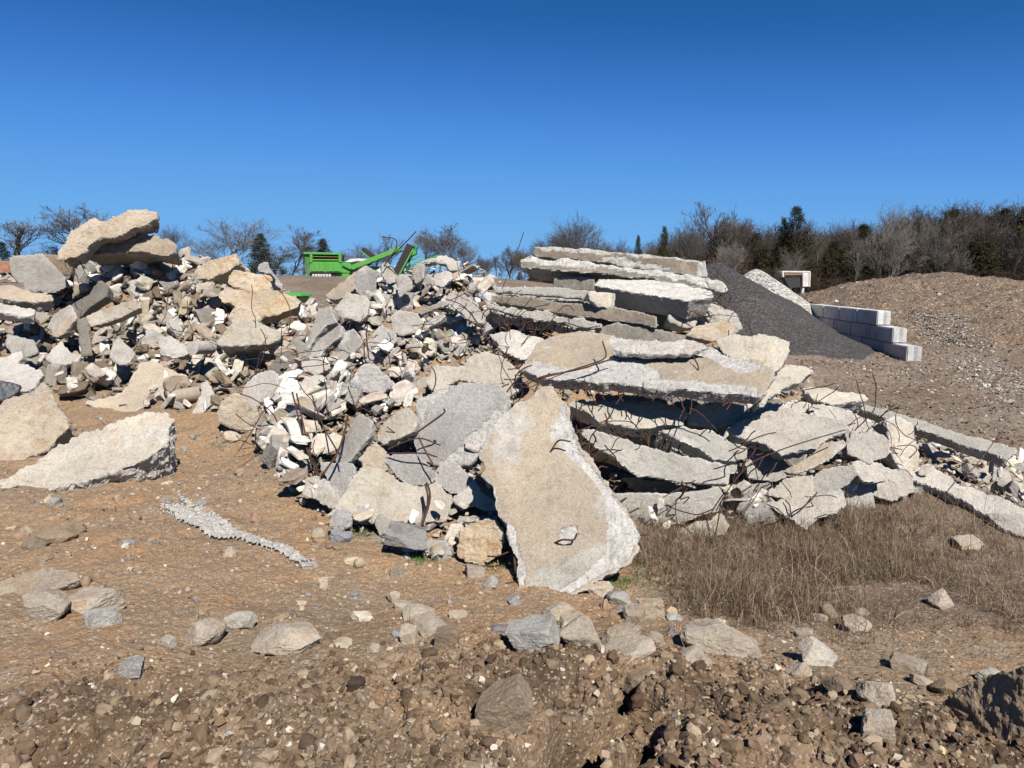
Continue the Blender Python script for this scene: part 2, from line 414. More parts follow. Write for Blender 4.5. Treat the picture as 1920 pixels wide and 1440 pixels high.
def dirt_material():
    m, nt, b = newmat('dirt', 0.95)
    co, _ = coords(nt, False)
    c = mixc(nt, ramp(nt, noise(nt, co, 0.8, 5, 0.6), [(0.38, 0), (0.62, 1)]), (0.245, 0.158, 0.088), (0.195, 0.142, 0.092))
    c = mixc(nt, ramp(nt, noise(nt, co, 2.2, 6, 0.7, 0.4), [(0.52, 0), (0.7, 0.7)]), c, (0.265, 0.142, 0.062))
    c = mixc(nt, ramp(nt, noise(nt, co, 1.6, 4, 0.6, 0.3), [(0.55, 0), (0.72, 0.55)]), c, (0.235, 0.195, 0.15))
    # freshly turned, damp soil on the berm
    rg = ramp(nt, noise(nt, co, 8, 9, 0.9), [(0.36, 0.35), (0.5, 0.95), (0.62, 1.7)])
    dampc = mixc(nt, ramp(nt, noise(nt, co, 3.1, 5, 0.65), [(0.4, 0), (0.62, 1)]), (0.048, 0.030, 0.018), (0.145, 0.10, 0.062))
    c = mixc(nt, attr(nt, 'damp'), c, dampc)
    yard = mixc(nt, ramp(nt, noise(nt, co, 0.35, 5, 0.65), [(0.4, 0), (0.6, 1)]), (0.125, 0.090, 0.062), (0.165, 0.13, 0.10))
    yard = mixc(nt, 1.0, yard, rg, 'MULTIPLY')
    c = mixc(nt, attr(nt, 'yard'), c, yard)
    wd = mixc(nt, ramp(nt, noise(nt, co, 4, 5, 0.6), [(0.4, 0), (0.6, 1)]), (0.085, 0.06, 0.04), (0.14, 0.10, 0.07))
    c = mixc(nt, attr(nt, 'weed'), c, wd)
    c = mixc(nt, dots(nt, co, 70, 0.72, 0.5), c, (0.40, 0.35, 0.28))
    c = mixc(nt, dots(nt, co, 45, 0.8, 0.35), c, (0.22, 0.21, 0.20))
    c = mixc(nt, dots(nt, co, 95, 0.6, 0.45), c, (0.11, 0.075, 0.05))
    c = mixc(nt, 1.0, c, ramp(nt, noise(nt, co, 30, 6, 0.75), [(0.25, 0.6), (0.5, 1.0), (0.75, 1.25)]), 'MULTIPLY')
    nt.links.new(c, b.inputs['Base Color'])
    bump(nt, b, [(noise(nt, co, 18, 6, 0.7), 0.03, 0.8), (voro(nt, co, 55), 0.008, 0.7)])
    return m
M['dirt'] = dirt_material()
_pp = np.stack([gx, gy, 0 * gx], 1)
damp = np.clip(clod_zone(gx, gy) * (0.62 + 0.9 * fbm(_pp * 2.2, 4, 77)) + 0.35 * np.clip(fbm(_pp * 1.6, 4, 78) * 2, 0, 1) * np.clip(1.6 - np.abs(np.hypot(gx, gy) - 3.2), 0, 1), 0, 1)
_rr = np.hypot(gx, gy)
yard = np.clip((_rr - 12 + 3 * fbm(_pp * 0.2, 3, 5)) / 4, 0, 1) * np.maximum(np.clip((gx - 2.0) / 3, 0, 1), np.clip((_rr - 14) / 5, 0, 1))
yard = np.maximum(yard, np.clip((_rr - 60) / 40, 0, 1) * 0.7)
def weed_mask(x, y):
    p = np.stack([x, y, 0 * x], 1)
    k = 1 / (1 + np.exp(-(x - (1.0 + 0.25 * np.clip(y - 4.4, -1, 3)) ) * 6))
    k = k / (1 + np.exp(-(y - (3.9 + 0.10 * x) + .18 * fbm(p * 2, 2, 8)) * 9)) / (1 + np.exp((y - 7.6 - 0.15 * x) * 5)) / (1 + np.exp((x - 5.6) * 2))
    return k
weed = weed_mask(gx, gy)
link('ground', mesh_np('ground', gp, gf, M['dirt'], True, {'damp': damp, 'yard': yard, 'weed': weed}), label='brown stony earth of the yard rising into a berm at the front', kind='structure')

# ------------------------------------------------------------------ stockpiles
def gravel_material(name, cols, scale, bumpd=0.05):
    m, nt, b = newmat(name, 0.95)
    co, _ = coords(nt, False)
    vc = voro(nt, co, scale, 'Color'); s = N(nt, 'ShaderNodeSeparateColor'); nt.links.new(vc, s.inputs[0])
    c = ramp(nt, s.outputs[0], cols)
    big = mixc(nt, ramp(nt, noise(nt, co, 0.5, 4, 0.65), [(0.4, 0), (0.62, 1)]), (0.86, 0.85, 0.86), (1.12, 1.06, 1.0))
    c = mixc(nt, 1.0, c, big, 'MULTIPLY')
    c = mixc(nt, 1.0, c, ramp(nt, noise(nt, co, scale * .45, 9, 0.85), [(0.36, 0.5), (0.5, 0.97), (0.62, 1.45)]), 'MULTIPLY')
    nt.links.new(c, b.inputs['Base Color'])
    bump(nt, b, [(voro(nt, co, scale), bumpd, 0.8), (noise(nt, co, scale * 0.3, 4, 0.6), bumpd * 2, 0.5)])
    return m
M['asphalt_gravel'] = gravel_material('dark_millings', [(0.0, (0.030, 0.029, 0.030)), (0.5, (0.050, 0.048, 0.049)), (0.9, (0.070, 0.066, 0.065)), (1.0, (0.12, 0.115, 0.11))], 24)
M['white_gravel'] = gravel_material('white_gravel', [(0.0, (0.13, 0.125, 0.115)), (0.5, (0.31, 0.30, 0.275)), (1.0, (0.46, 0.45, 0.42))], 12)
M['soil'] = gravel_material('stony_soil', [(0.0, (0.085, 0.06, 0.041)), (0.6, (0.138, 0.104, 0.075)), (0.9, (0.18, 0.145, 0.11)), (1.0, (0.30, 0.27, 0.23))], 14)
def heap(name, label, cat, mat, cx, cy, top, rx, ry, res=150, seed=0, lobes=(), soft=0.35, nz=0.12):
    u = np.linspace(-1.25, 1.25, res); X, Y = np.meshgrid(cx + u * rx, cy + u * ry, indexing='ij')
    x, y = X.ravel(), Y.ravel(); p = np.stack([x, y, 0 * x], 1)
    def cone(ax, ay, h, sx, sy):
        d = np.hypot((x - ax) / sx, (y - ay) / sy) + 0.06 * fbm(p * 0.6, 3, seed)
        return h - (np.sqrt(d * d + soft * soft * 0.02) - soft * 0.14) * h
    z = cone(cx, cy, top, rx, ry)
    for (ax, ay, h, sx, sy) in lobes:
        k = cone(ax, ay, h, sx, sy); s = 0.22
        z = s * np.logaddexp(z / s, k / s)
    z = z + nz * fbm(p * 1.3, 4, seed + 3) + nz * 0.35 * fbm(p * 7, 3, seed + 5)
    z = np.maximum(z, base_h(x, y) - 0.35)
    i = np.arange(res - 1)[:, None] * res + np.arange(res - 1)[None, :]
    f = np.stack([i, i + res, i + res + 1, i + 1], 2).reshape(-1, 4)
    P = np.stack([x - cx, y - cy, z], 1)
    return link(name, mesh_np(name, P, f, mat, True), label=label, cat=cat, loc=(cx, cy, 0))
heap('gravel_pile', 'tall dark grey pile of asphalt gravel beside the white block wall', 'gravel pile', M['asphalt_gravel'], 7.35, 26.6, 3.2, 5.55, 5.6, 240, 1, lobes=[(5.0, 27.5, 2.9, 5.2, 5.0)], nz=0.06, soft=.12)
heap('gravel_pile', 'small pale white gravel pile behind the dark gravel', 'gravel pile', M['white_gravel'], 11.25, 34.0, 3.14, 4.3, 4.3, 120, 2, nz=0.06)
heap('soil_mound', 'broad brown stony soil mound behind the block wall at the right', 'soil mound', M['soil'], 23.0, 40.0, 2.95, 9.5, 13.0, 260, 3,
     lobes=[(19.2, 38.0, 2.5, 7.5, 9.5), (26.8, 39, 1.95, 9, 12)], soft=1.6, nz=0.22)
heap('soil_mound', 'distant low brown soil ridge behind the broad mound at the far right', 'soil mound', M['soil'], 45.0, 66.0, 2.6, 10, 10, 90, 4, lobes=[(54, 66, 2.9, 14, 10)], soft=1.5, nz=0.2)
heap('rubble_bank', 'brown bank of crushed rubble in front of the green crusher', 'rubble bank', M['soil'], -8.6, 31.0, 2.55, 6.5, 6.0, 160, 6, lobes=[(-12.5, 33, 2.85, 5, 6)], soft=1.5, nz=0.25)

# ------------------------------------------------------------------ concrete block wall
def rbox(name, size, mat, parent=None, bev=0.03, groove=False, seed=0, rough=0.012, **kw):
    sx, sy, sz = size
    b = bmesh.new(); bmesh.ops.create_cube(b, size=1.0)
    for v in b.verts: v.co = Vector((v.co.x * sx, v.co.y * sy, v.co.z * sz))
    if bev: bmesh.ops.bevel(b, geom=b.edges[:], offset=bev, segments=2, affect='EDGES')
    me = bpy.data.meshes.new(name); b.to_mesh(me); b.free(); me.materials.append(mat)
    return link(name, me, parent, **kw)
M['block'] = concrete('block_concrete', (0.55, 0.55, 0.54), (0.62, 0.62, 0.60), (0.6, 0.6, 0.6), (0.38, 0.35, 0.30), 0.45, 0.1, 40)
def big_block(cy, z, seed):
    x = 12.72 + (cy - 23) * 0.073
    wd, ln, ht = 0.46, 1.78, 0.495
    nx, ny, nz = 12, 34, 10
    b = bmesh.new(); bmesh.ops.create_cube(b, size=1.0)
    for v in b.verts: v.co = Vector((v.co.x * wd, v.co.y * ln, v.co.z * ht))
    bmesh.ops.bevel(b, geom=b.edges[:], offset=0.028, segments=2, affect='EDGES')
    bmesh.ops.subdivide_edges(b, edges=b.edges[:], cuts=3, use_grid_fill=True)
    # key groove up the end face
    for v in b.verts:
        g = math.exp(-(v.co.x / 0.035) ** 2)
        if abs(v.co.y) > ln / 2 - 0.03: v.co.y -= math.copysign(0.05 * g, v.co.y)
    P = np.array([v.co[:] for v in b.verts]); d = 0.008 * fbm(P * 9 + seed * 7, 3, seed)
    for v, k in zip(b.verts, d): v.co += v.co.normalized() * float(k)
    me = bpy.data.meshes.new('concrete_block'); b.to_mesh(me); b.free(); me.materials.append(M['block'])
    o = link('concrete_block', me, loc=(x, cy, z)); o.rotation_euler = (0, 0, -0.073)
    return o
_rows = [(0.02, 23.9, 4, 'bottom'), (0.53, 25.0, 4, 'middle'), (1.04, 26.3, 4, 'top')]
_ordw = ['front block', 'second block from the front', 'third block from the front', 'rearmost block']
for (z, y0, n, rn) in _rows:
    for k in range(n):
        o = big_block(y0 + k * 1.8, z + 0.25, k + int(z * 10))
        o['label'] = '%s of the %s row in the stepped white concrete wall' % (_ordw[k], rn)
        o['category'] = 'concrete block'; o['kind'] = 'thing'; o['group'] = 'big concrete blocks of the bin wall'

# ------------------------------------------------------------------ broken slabs, beams and boulders
HERO = []      # (key, centre, label phrase)
REBAR_N = 0
def rod(name, P, rad, parent=None, loc=None, **kw):
    P = np.asarray(P, float); c = P[0].copy() if loc is None else np.asarray(loc, float)
    V, Fq = tube_arrays(P - c, rad, 6)
    return link(name, mesh_np(name, V, Fq, M['rust'], True), parent, loc=None if parent else tuple(c), **kw)
def bent(p0, d, ln, rng, bend=0.35, droop=0.15, n=9):
    d = d / np.linalg.norm(d); P = [p0 - d * 0.08, p0]
    k = rng.integers(3, 5); cur = p0.copy(); dd = d.copy()
    for i in range(k):
        dd = dd + rng.normal(0, bend, 3) + np.array([0, 0, -droop]); dd /= np.linalg.norm(dd)
        cur = cur + dd * ln / k; P.append(cur.copy())
    return spline(P, n)
def rough_body(body_pts_fn, vox):
    pass
def remeshed(name, V, faces, vox):
    me = bpy.data.meshes.new(name); me.from_pydata([tuple(v) for v in V], [], faces); me.update()
    o = bpy.data.objects.new(name, me); COL.objects.link(o)
    md = o.modifiers.new('r', 'REMESH'); md.mode = 'VOXEL'; md.voxel_size = vox; md.adaptivity = 0
    dg = bpy.context.evaluated_depsgraph_get(); ev = o.evaluated_get(dg); em = ev.to_mesh()
    n = len(em.vertices); P = np.empty(n * 3); em.vertices.foreach_get('co', P); P = P.reshape(-1, 3)
    q = np.empty(len(em.loops), np.int32); em.loops.foreach_get('vertex_index', q)
    lt = np.empty(len(em.polygons), np.int32); em.polygons.foreach_get('loop_total', lt)
    if (lt == 4).all(): Fc = q.reshape(-1, 4)
    else:
        Fc = []; k = 0
        for L in lt:
            f = q[k:k + L]; k += L
            Fc.append((f[0], f[1], f[2], f[3] if L > 3 else f[2]))
        Fc = np.array(Fc)
    ev.to_mesh_clear(); bpy.data.objects.remove(o); bpy.data.meshes.remove(me)
    return P, Fc
def vnormals(P, Fc):
    a, b, c, d = (P[Fc[:, k]] for k in range(4))
    n = np.cross(c - a, d - b); out = np.zeros_like(P)
    for k in range(4): np.add.at(out, Fc[:, k], n)
    return out / (np.linalg.norm(out, axis=1)[:, None] + 1e-12)
def lsmooth(P, Fc, it, lam=0.6):
    E = np.vstack([Fc[:, [0, 1]], Fc[:, [1, 2]], Fc[:, [2, 3]], Fc[:, [3, 0]]])
    for _ in range(it):
        s = np.zeros_like(P); c = np.zeros(len(P))
        np.add.at(s, E[:, 0], P[E[:, 1]]); np.add.at(s, E[:, 1], P[E[:, 0]])
        np.add.at(c, E[:, 0], 1); np.add.at(c, E[:, 1], 1)
        P = P + lam * (s / c[:, None] - P)
    return P
def plane_n(tilt, yaw):
    t, y = math.radians(tilt), math.radians(yaw)
    return np.array([math.sin(y) * math.sin(t), -math.cos(y) * math.sin(t), math.cos(t)])

def slab(name, label, mat, Y, tilt, yaw, thick, poly, jag=0.5, side=1.0, top=1.0, smooth=0, bars=(), mid=False, cat=None, seed=None, big=0.0, anchor=None, blen=0.22, spall=(), tint=(), taper=None):
    """a piece whose broad face is `poly` (as seen), lying on the plane at distance Y with the given tilt"""
    seed = seed if seed is not None else len(HERO) + 1
    rng = np.random.default_rng(seed)
    poly = np.array(poly, float)
    n = plane_n(tilt, yaw)
    ax, ay = anchor if anchor else ((poly[:, 0].min() + poly[:, 0].max()) / 2, (poly[:, 1].min() + poly[:, 1].max()) / 2)
    p0 = at(ax, ay, Y)
    W = []
    for (px, py) in poly:
        d = raydir(px, py); den = d @ n
        t = ((p0 - EYE) @ n) / den if abs(den) > 1e-3 else p0[1] / d[1]
        tmax = (p0[1] + 3.0) / d[1]; tmin = max(0.5, (p0[1] - 2.0)) / d[1]
        W.append(EYE + d * min(max(t, tmin), tmax))
    W = np.array(W)
    # a plane basis
    e1 = np.cross(n, [0, 0, 1.0]); 
    if np.linalg.norm(e1) < 1e-3: e1 = np.array([1.0, 0, 0])
    e1 /= np.linalg.norm(e1); e2 = np.cross(n, e1)
    c0 = W.mean(0); Q = np.stack([(W - c0) @ e1, (W - c0) @ e2], 1)
    per = np.linalg.norm(np.roll(Q, -1, 0) - Q, axis=1)
    step = max(0.025, 0.0045 * p0[1])
    out = []
    for i in range(len(Q)):
        a, b = Q[i], Q[(i + 1) % len(Q)]; k = max(1, int(per[i] / step))
        for j in range(k): out.append(a + (b - a) * j / k)
    out = np.array(out)
    cc = out.mean(0)
    out = cc + (out - cc) * (1 + 0.018 / (np.abs(out - cc).max() + .05) + 0.02)
    tg = np.roll(out, -1, 0) - np.roll(out, 1, 0); nn = np.stack([tg[:, 1], -tg[:, 0]], 1); nn /= np.linalg.norm(nn, axis=1)[:, None] + 1e-9
    p3 = np.hstack([out, np.full((len(out), 1), seed * 3.7)])
    amp = jag * (0.035 * fbm(p3 * 5, 3, seed) + 0.02 * fbm(p3 * 17, 2, seed + 5))
    out = out + nn * amp[:, None]
    m = len(out); off0, off1 = (thick / 2, -thick / 2) if mid else (0.0, -thick)
    top3 = c0 + out[:, :1] * e1 + out[:, 1:] * e2 + n * off0
    taper = thick * 0.35 if taper is None else taper
    area = 0.5 * np.sum(out[:, 0] * np.roll(out[:, 1], -1) - np.roll(out[:, 0], -1) * out[:, 1])
    inn = out - nn * min(taper, 0.3 * min(np.ptp(out[:, 0]), np.ptp(out[:, 1]))) * (1 if area > 0 else -1) * (0 if mid and taper is None else 1)
    bot3 = c0 + inn[:, :1] * e1 + inn[:, 1:] * e2 + n * off1
    V = np.vstack([top3, bot3]); cen = V.mean(0); V = V - cen
    fs = [tuple(range(m)), tuple(range(2 * m - 1, m - 1, -1))] + [((i + 1) % m, i, m + i, m + (i + 1) % m) for i in range(m)]
    vox = min(max(0.012, 0.0024 * p0[1]), thick / 3.2)
    P, Fc = remeshed(name, V, fs, vox)
    if smooth: P = lsmooth(P, Fc, smooth)
    nv = vnormals(lsmooth(P, Fc, 2), Fc)
    dn = nv @ n
    sd = 1 - np.clip((np.abs(dn) - 0.55) / 0.35, 0, 1)
    w3 = P + cen
    lump = fbm(w3 * 6.5 + seed, 4, seed); rid = fbm(w3 * 15, 3, seed + 9, True); fine = fbm(w3 * 42, 2, seed + 3)
    k = min(1.0, thick / 0.14)
    disp = sd * side * k * (0.030 * lump + 0.010 * rid + 0.005 * fine) + (1 - sd) * top * (0.008 * lump + 0.005 * fine)
    lowp = fbm(w3 * 1.7 + seed * 2, 3, seed + 40)
    disp += big * 0.10 * (lowp - 0.3) + big * 0.05 * (fbm(w3 * 4 + seed, 4, seed + 51, True) - .4) + (big > 0) * (0.012 * fbm(w3 * 12, 4, seed + 52, True) + 0.006 * fbm(w3 * 30, 3, seed + 53, True))
    P2 = P + nv * disp[:, None]
    # chipped arrises: patches of the face close to a rim spall off
    br = np.clip(sd * 1.0 * (0.65 + 0.6 * side if side >= 0.5 else side) + (1 - sd) * np.clip((fbm(w3 * 3.1, 4, seed + 71) - 0.34 - 0.1 * (1 - side)) * 6, 0, 1) * 0.85 * min(1, top), 0, 1)
    if top >= 1:
        P2 = P2 - n * (((1 - sd) * np.clip((fbm(w3 * 3.1, 4, seed + 71) - 0.34) * 6, 0, 1)) * 0.012 * np.sign(dn))[:, None]
    at_ = {'broken': br}
    if len(spall) or len(tint):
        X, Yp = to_px(P2 + cen + 0.0)
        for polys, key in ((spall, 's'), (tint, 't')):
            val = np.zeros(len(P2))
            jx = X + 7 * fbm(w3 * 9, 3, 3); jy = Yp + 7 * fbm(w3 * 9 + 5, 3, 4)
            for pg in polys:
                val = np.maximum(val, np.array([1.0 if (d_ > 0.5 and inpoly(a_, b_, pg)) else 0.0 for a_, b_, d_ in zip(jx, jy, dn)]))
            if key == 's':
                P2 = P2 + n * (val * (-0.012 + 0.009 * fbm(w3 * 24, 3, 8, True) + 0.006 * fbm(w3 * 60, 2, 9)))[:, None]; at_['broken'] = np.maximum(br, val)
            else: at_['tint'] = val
    me = mesh_np(name, P2, Fc, M[mat], False, at_)
    if len(bars):
        o = link(name, None, loc=tuple(cen), label=label, cat=cat or name.replace('_', ' '))
        me.name = 'concrete'; link('concrete', me, o)
    else:
        o = link(name, me, loc=tuple(cen), label=label, cat=cat or name.replace('_', ' '))
    HERO.append((o, cen, poly, label))
    for (xa, ya, xb, yb, cnt) in bars:
        for i in range(cnt):
            t = (i + 0.2 + 0.6 * rng.random()) / cnt
            px, py = xa + (xb - xa) * t, ya + (yb - ya) * t
            d = raydir(px, py); den = d @ n; q = EYE + d * (((p0 - EYE) @ n) / den if abs(den) > 1e-3 else p0[1] / d[1])
            q = q - n * thick * (0.3 + 0.4 * rng.random()) * (0 if mid else 1)
            cpx = c0 - n * thick * 0.5
            # outwards across the traced edge, within the slab
            A_ = EYE + raydir(xa, ya) * (((p0 - EYE) @ n) / (raydir(xa, ya) @ n)); B_ = EYE + raydir(xb, yb) * (((p0 - EYE) @ n) / (raydir(xb, yb) @ n))
            ed = B_ - A_; ed /= np.linalg.norm(ed) + 1e-9; o_ = np.cross(ed, n)
            if o_ @ (q - c0) < 0: o_ = -o_
            ln = blen * (0.3 + 0.85 * rng.random() ** 1.5)
            Pth = bent(q - cen, o_ + ed * rng.normal(0, 0.35), ln, rng, 0.2, 0.10)
            rod('rebar', Pth, 0.0058, parent=o, loc=(0, 0, 0))
    return o

def inpoly(x, y, poly):
    c = False; n = len(poly); j = n - 1
    for i in range(n):
        xi, yi = poly[i]; xj, yj = poly[j]
        if (yi > y) != (yj > y) and x < (xj - xi) * (y - yi) / (yj - yi + 1e-12) + xi: c = not c
        j = i
    return c
S = slab
CS, CB, BO, CK = 'concrete_slab', 'concrete_beam', 'boulder', 'concrete_block'
# --- left heap
S(BO, 'long tan rock slab slanting up at the very top of the left heap', 'tan', 11.0, 62, 8, .4, [(116,495),(130,472),(150,450),(175,428),(190,422),(212,427),(250,410),(277,406),(298,414),(300,424),(270,438),(230,455),(190,462),(172,482),(158,494),(130,500)], 1.6, 1.4, 1.4, 1, mid=True, big=.3, cat='boulder')
S(BO, 'pale flat rock directly under the topmost slanting rock of the left heap', 'tan', 11.35, 60, 0, .5, [(165,487),(185,465),(225,457),(275,455),(320,463),(335,471),(339,488),(320,494),(290,490),(230,492),(175,494)], 1.4, 1.4, 1.4, 1, mid=True, big=.3, cat='boulder')
S(CS, 'thin dusty slab wedged between the two top rocks of the left heap', 'heap', 11.7, 60, 10, .12, [(236,452),(262,443),(284,439),(312,452),(334,468),(300,466),(255,460)], 1, 1, 1, cat='concrete slab')
S(CK, 'big square-cornered grey block at the left shoulder of the left heap', 'grey', 10.9, 80, 14, .55, [(18,484),(30,478),(78,478),(92,492),(125,522),(129,537),(105,545),(50,546),(34,525),(22,515)], .5, .7, 1, 2, cat='concrete block')
S(CK, 'brown sided block behind the big square-cornered grey block', 'brown', 11.5, 84, -10, .5, [(70,476),(118,480),(132,500),(130,518),(90,515)], .5, .8, 1, 2, cat='concrete block')
S(CS, 'flat pale slab lying just below the big square-cornered grey block', 'tan', 10.2, 24, 5, .2, [(0,535),(30,535),(55,547),(98,551),(100,560),(60,566),(30,562),(0,557)], 1, 1.2, 1, cat='concrete slab')
S(CS, 'whitish slab at the left edge below the flat pale slab', 'white', 9.8, 26, 8, .16, [(-20,566),(30,571),(60,580),(63,590),(40,592),(-15,583)], 1, 1.2, 1, cat='concrete slab')
S(BO, 'ochre rock with a square end pointing up right of the left heap top', 'orange', 11.0, 72, -12, .5, [(385,522),(400,505),(430,493),(455,486),(464,508),(440,520),(410,533),(392,532)], .8, 1, 1, 1, mid=True, big=.3, cat='boulder')
S(BO, 'squat ochre block of stone resting on the long tan slab', 'orange', 10.3, 74, 10, .5, [(434,532),(445,520),(480,521),(510,527),(512,547),(508,562),(485,560),(450,550),(436,542)], .8, 1, 1, 1, mid=True, big=.3, cat='boulder')
S(BO, 'long tan slab of stone under the squat ochre block', 'orange', 10.1, 56, 6, .34, [(418,565),(430,550),(470,553),(510,553),(545,561),(571,575),(560,590),(520,602),(490,607),(455,592),(425,580)], 1, 1.1, 1, 2, mid=True, big=.45, cat='boulder')
S(BO, 'speckled grey rock behind the squat ochre block', 'speck', 10.8, 60, 30, .35, [(480,508),(497,502),(512,520),(530,545),(525,553),(512,547),(508,528),(482,522)], 1, 1, 1, 2, mid=True, big=.3, cat='boulder')
S(BO, 'smooth pale boulder in the middle of the left heap above the white slab', 'cream', 9.2, 58, 10, .42, [(413,656),(440,622),(465,612),(500,624),(537,640),(520,656),(470,664),(430,664)], .8, .8, 1, 2, mid=True, big=.2, cat='boulder')
S(BO, 'rounded tan boulder leaning behind the smooth pale boulder', 'tan', 9.8, 66, 14, .4, [(436,606),(446,587),(460,583),(478,592),(492,607),(472,618),(446,622)], .8, .8, 1, 2, mid=True, big=.2, cat='boulder')
S(CB, 'upright square post standing at the end of the sloping beam', 'heap', 9.5, 80, 22, .2, [(144,602),(160,595),(168,612),(174,666),(153,667),(146,632)], .2, .3, .6, cat='concrete beam')
S(CB, 'sloping grey beam lying across the left heap', 'heap', 10.0, 62, 4, .24, [(160,594),(190,580),(250,561),(263,577),(218,599),(172,613)], .3, .4, .6, cat='concrete beam')
S(CS, 'pale flake leaning under the tan stick of concrete', 'white', 10.0, 50, -20, .12, [(90,612),(100,590),(130,573),(142,590),(135,602),(105,622)], .8, .8, 1, cat='concrete slab')
S(CB, 'tan stick of concrete slanting down to the left', 'tan', 9.8, 60, -30, .14, [(93,627),(120,600),(137,588),(141,597),(118,625),(105,632)], .4, .5, 1, cat='concrete beam')
S(CB, 'bent grey kerb piece slanting under the big square-cornered block', 'heap', 10.5, 62, -15, .22, [(118,580),(140,566),(165,553),(172,540),(185,527),(200,536),(196,556),(165,577),(148,596),(135,594)], .4, .5, 1, cat='concrete beam')
S(CS, 'tilted light grey panel in the lower middle of the left heap', 'heapw', 9.0, 62, 24, .1, [(205,670),(212,642),(222,631),(240,648),(255,664),(240,681),(224,684)], .3, .6, .8, cat='concrete slab')
S(CK, 'rough dusty block below the middle of the left heap', 'heapw', 9.1, 60, -5, .25, [(296,640),(300,632),(320,627),(346,650),(351,662),(330,670),(300,667)], 1, 1, 1, 1, cat='concrete block')
S(CS, 'wide pebbly slab fallen flat at the foot of the left heap', 'sand', 8.55, 34, 4, .14, [(165,752),(200,742),(230,735),(250,702),(265,685),(285,680),(312,690),(346,708),(322,722),(292,738),(268,760),(240,776),(205,770),(185,765)], 1.2, 1.1, 1, cat='concrete slab')
S(CS, 'smooth pale square panel at the left edge of the left heap', 'heapw', 9.4, 56, -4, .1, [(10,645),(15,627),(60,637),(69,661),(46,667),(22,661)], .5, .7, .8, cat='concrete slab')
S(CS, 'long thin slab poking out of the left edge of the left heap', 'heapw', 8.9, 52, -25, .12, [(-10,672),(10,668),(38,656),(42,668),(20,690),(-5,706)], .5, .9, .8, cat='concrete slab')
S(CS, 'thin broken panel left of the tilted light grey panel', 'heapw', 9.2, 40, -8, .09, [(86,672),(95,655),(115,640),(132,660),(151,666),(140,682),(106,685)], .8, .9, .8, cat='concrete slab')
S(CS, 'chalky white sheet on the ground behind the big stained boulder', 'heapw', 7.7, 16, 0, .12, [(-60,700),(0,688),(30,682),(74,692),(80,702),(62,726),(40,732),(-60,722)], 1.2, 1, 1.2, cat='concrete slab')
S(BO, 'big rust stained boulder at the left edge behind the long pitted slab', 'tan', 6.3, 50, 10, .7, [(-60,780),(0,762),(20,750),(50,737),(78,718),(95,735),(106,760),(124,786),(127,803),(112,818),(88,842),(40,868),(0,882),(-60,900)], 1, 1, 1, 2, big=.4, cat='boulder', taper=.15)
S(BO, 'long pitted slab of rock at the left in front of the stained boulder', 'cream', 5.7, 30, 6, .55, [(-160,985),(-150,930),(0,897),(60,872),(110,836),(160,810),(205,795),(250,781),(300,777),(316,788),(310,808),(306,834),(286,850),(240,872),(180,892),(100,915),(50,938),(0,952)], 1.2, 1.6, 2.2, 2, big=.3, cat='boulder', taper=.10)
S(BO, 'rounded grey boulder at the right foot of the left heap', 'tan', 7.6, 74, 10, .4, [(413,780),(425,757),(445,742),(462,745),(482,768),(490,785),(482,800),(468,812),(440,808),(420,797)], .6, .7, 1, 6, mid=True, big=.3, cat='boulder')
S(CB, 'short white column stub leaning left of the rounded grey boulder', 'white', 8.0, 68, 14, .14, [(362,774),(368,752),(378,738),(376,722),(388,714),(400,736),(402,752),(385,770),(374,779)], .4, .6, 1, cat='concrete beam')
S(CS, 'large white slab leaning behind the rounded grey boulder', 'white', 8.0, 60, -22, .2, [(450,745),(460,722),(485,702),(510,694),(531,718),(522,737),(502,757),(490,777),(476,768)], .7, .8, 1, 1, cat='concrete slab')
# --- centre heap
S(CS, 'pinkish grey face slab standing on end at the top left of the centre heap', 'speck', 9.9, 72, 12, .16, [(665,537),(665,513),(686,497),(701,508),(707,517),(703,552),(694,561),(682,556),(668,547)], .6, .8, 1, cat='concrete slab')
S(CS, 'pale ramp-like slab sloping down left from the pinkish grey slab', 'tan', 10.3, 48, -28, .2, [(608,553),(640,530),(665,510),(668,537),(654,547),(646,554),(630,563)], .7, .8, 1, cat='concrete slab')
S(CK, 'bright white angular block below the pinkish grey slab', 'white', 9.2, 62, -6, .24, [(629,577),(650,548),(685,554),(692,567),(688,588),(675,602),(655,596),(641,594)], .6, .8, 1, 2, cat='concrete block')
S(CK, 'bright white six-sided block in the upper middle of the centre heap', 'white', 8.9, 70, 6, .2, [(734,592),(745,582),(790,586),(792,611),(783,622),(751,629),(736,619)], .6, .8, 1, 2, cat='concrete block')
S(CS, 'dark speckled slab below and left of the white six-sided block', 'speck', 8.5, 62, 20, .15, [(689,643),(714,611),(741,628),(743,638),(718,667),(700,679),(689,671)], .6, .8, 1, cat='concrete slab')
S(CS, 'dark faced slab leaning steeply at the left side of the centre heap', 'grey', 8.8, 50, -35, .13, [(573,648),(588,602),(596,580),(620,574),(631,605),(610,609),(591,631),(577,652)], .6, .9, 1, cat='concrete slab')
S(CS, 'narrow slab parallel to the dark faced leaning slab', 'white', 8.5, 56, -35, .12, [(577,670),(591,645),(630,611),(640,611),(637,629),(606,657),(598,667)], .6, 1, 1, cat='concrete slab')
S(CS, 'broad brownish slab between the narrow slab and the speckled slab', 'grey', 8.4, 54, -22, .14, [(609,684),(630,657),(640,627),(662,618),(677,637),(672,656),(655,667),(630,679)], .9, 1, 1, cat='concrete slab')
S(CS, 'white slab sloping down right behind the end of the stacked beams', 'white', 8.8, 44, -24, .13, [(836,563),(842,549),(867,549),(893,567),(907,592),(903,604),(885,602),(855,581)], .6, 1, 1, cat='concrete slab', bars=[(866,549,905,590,4)])
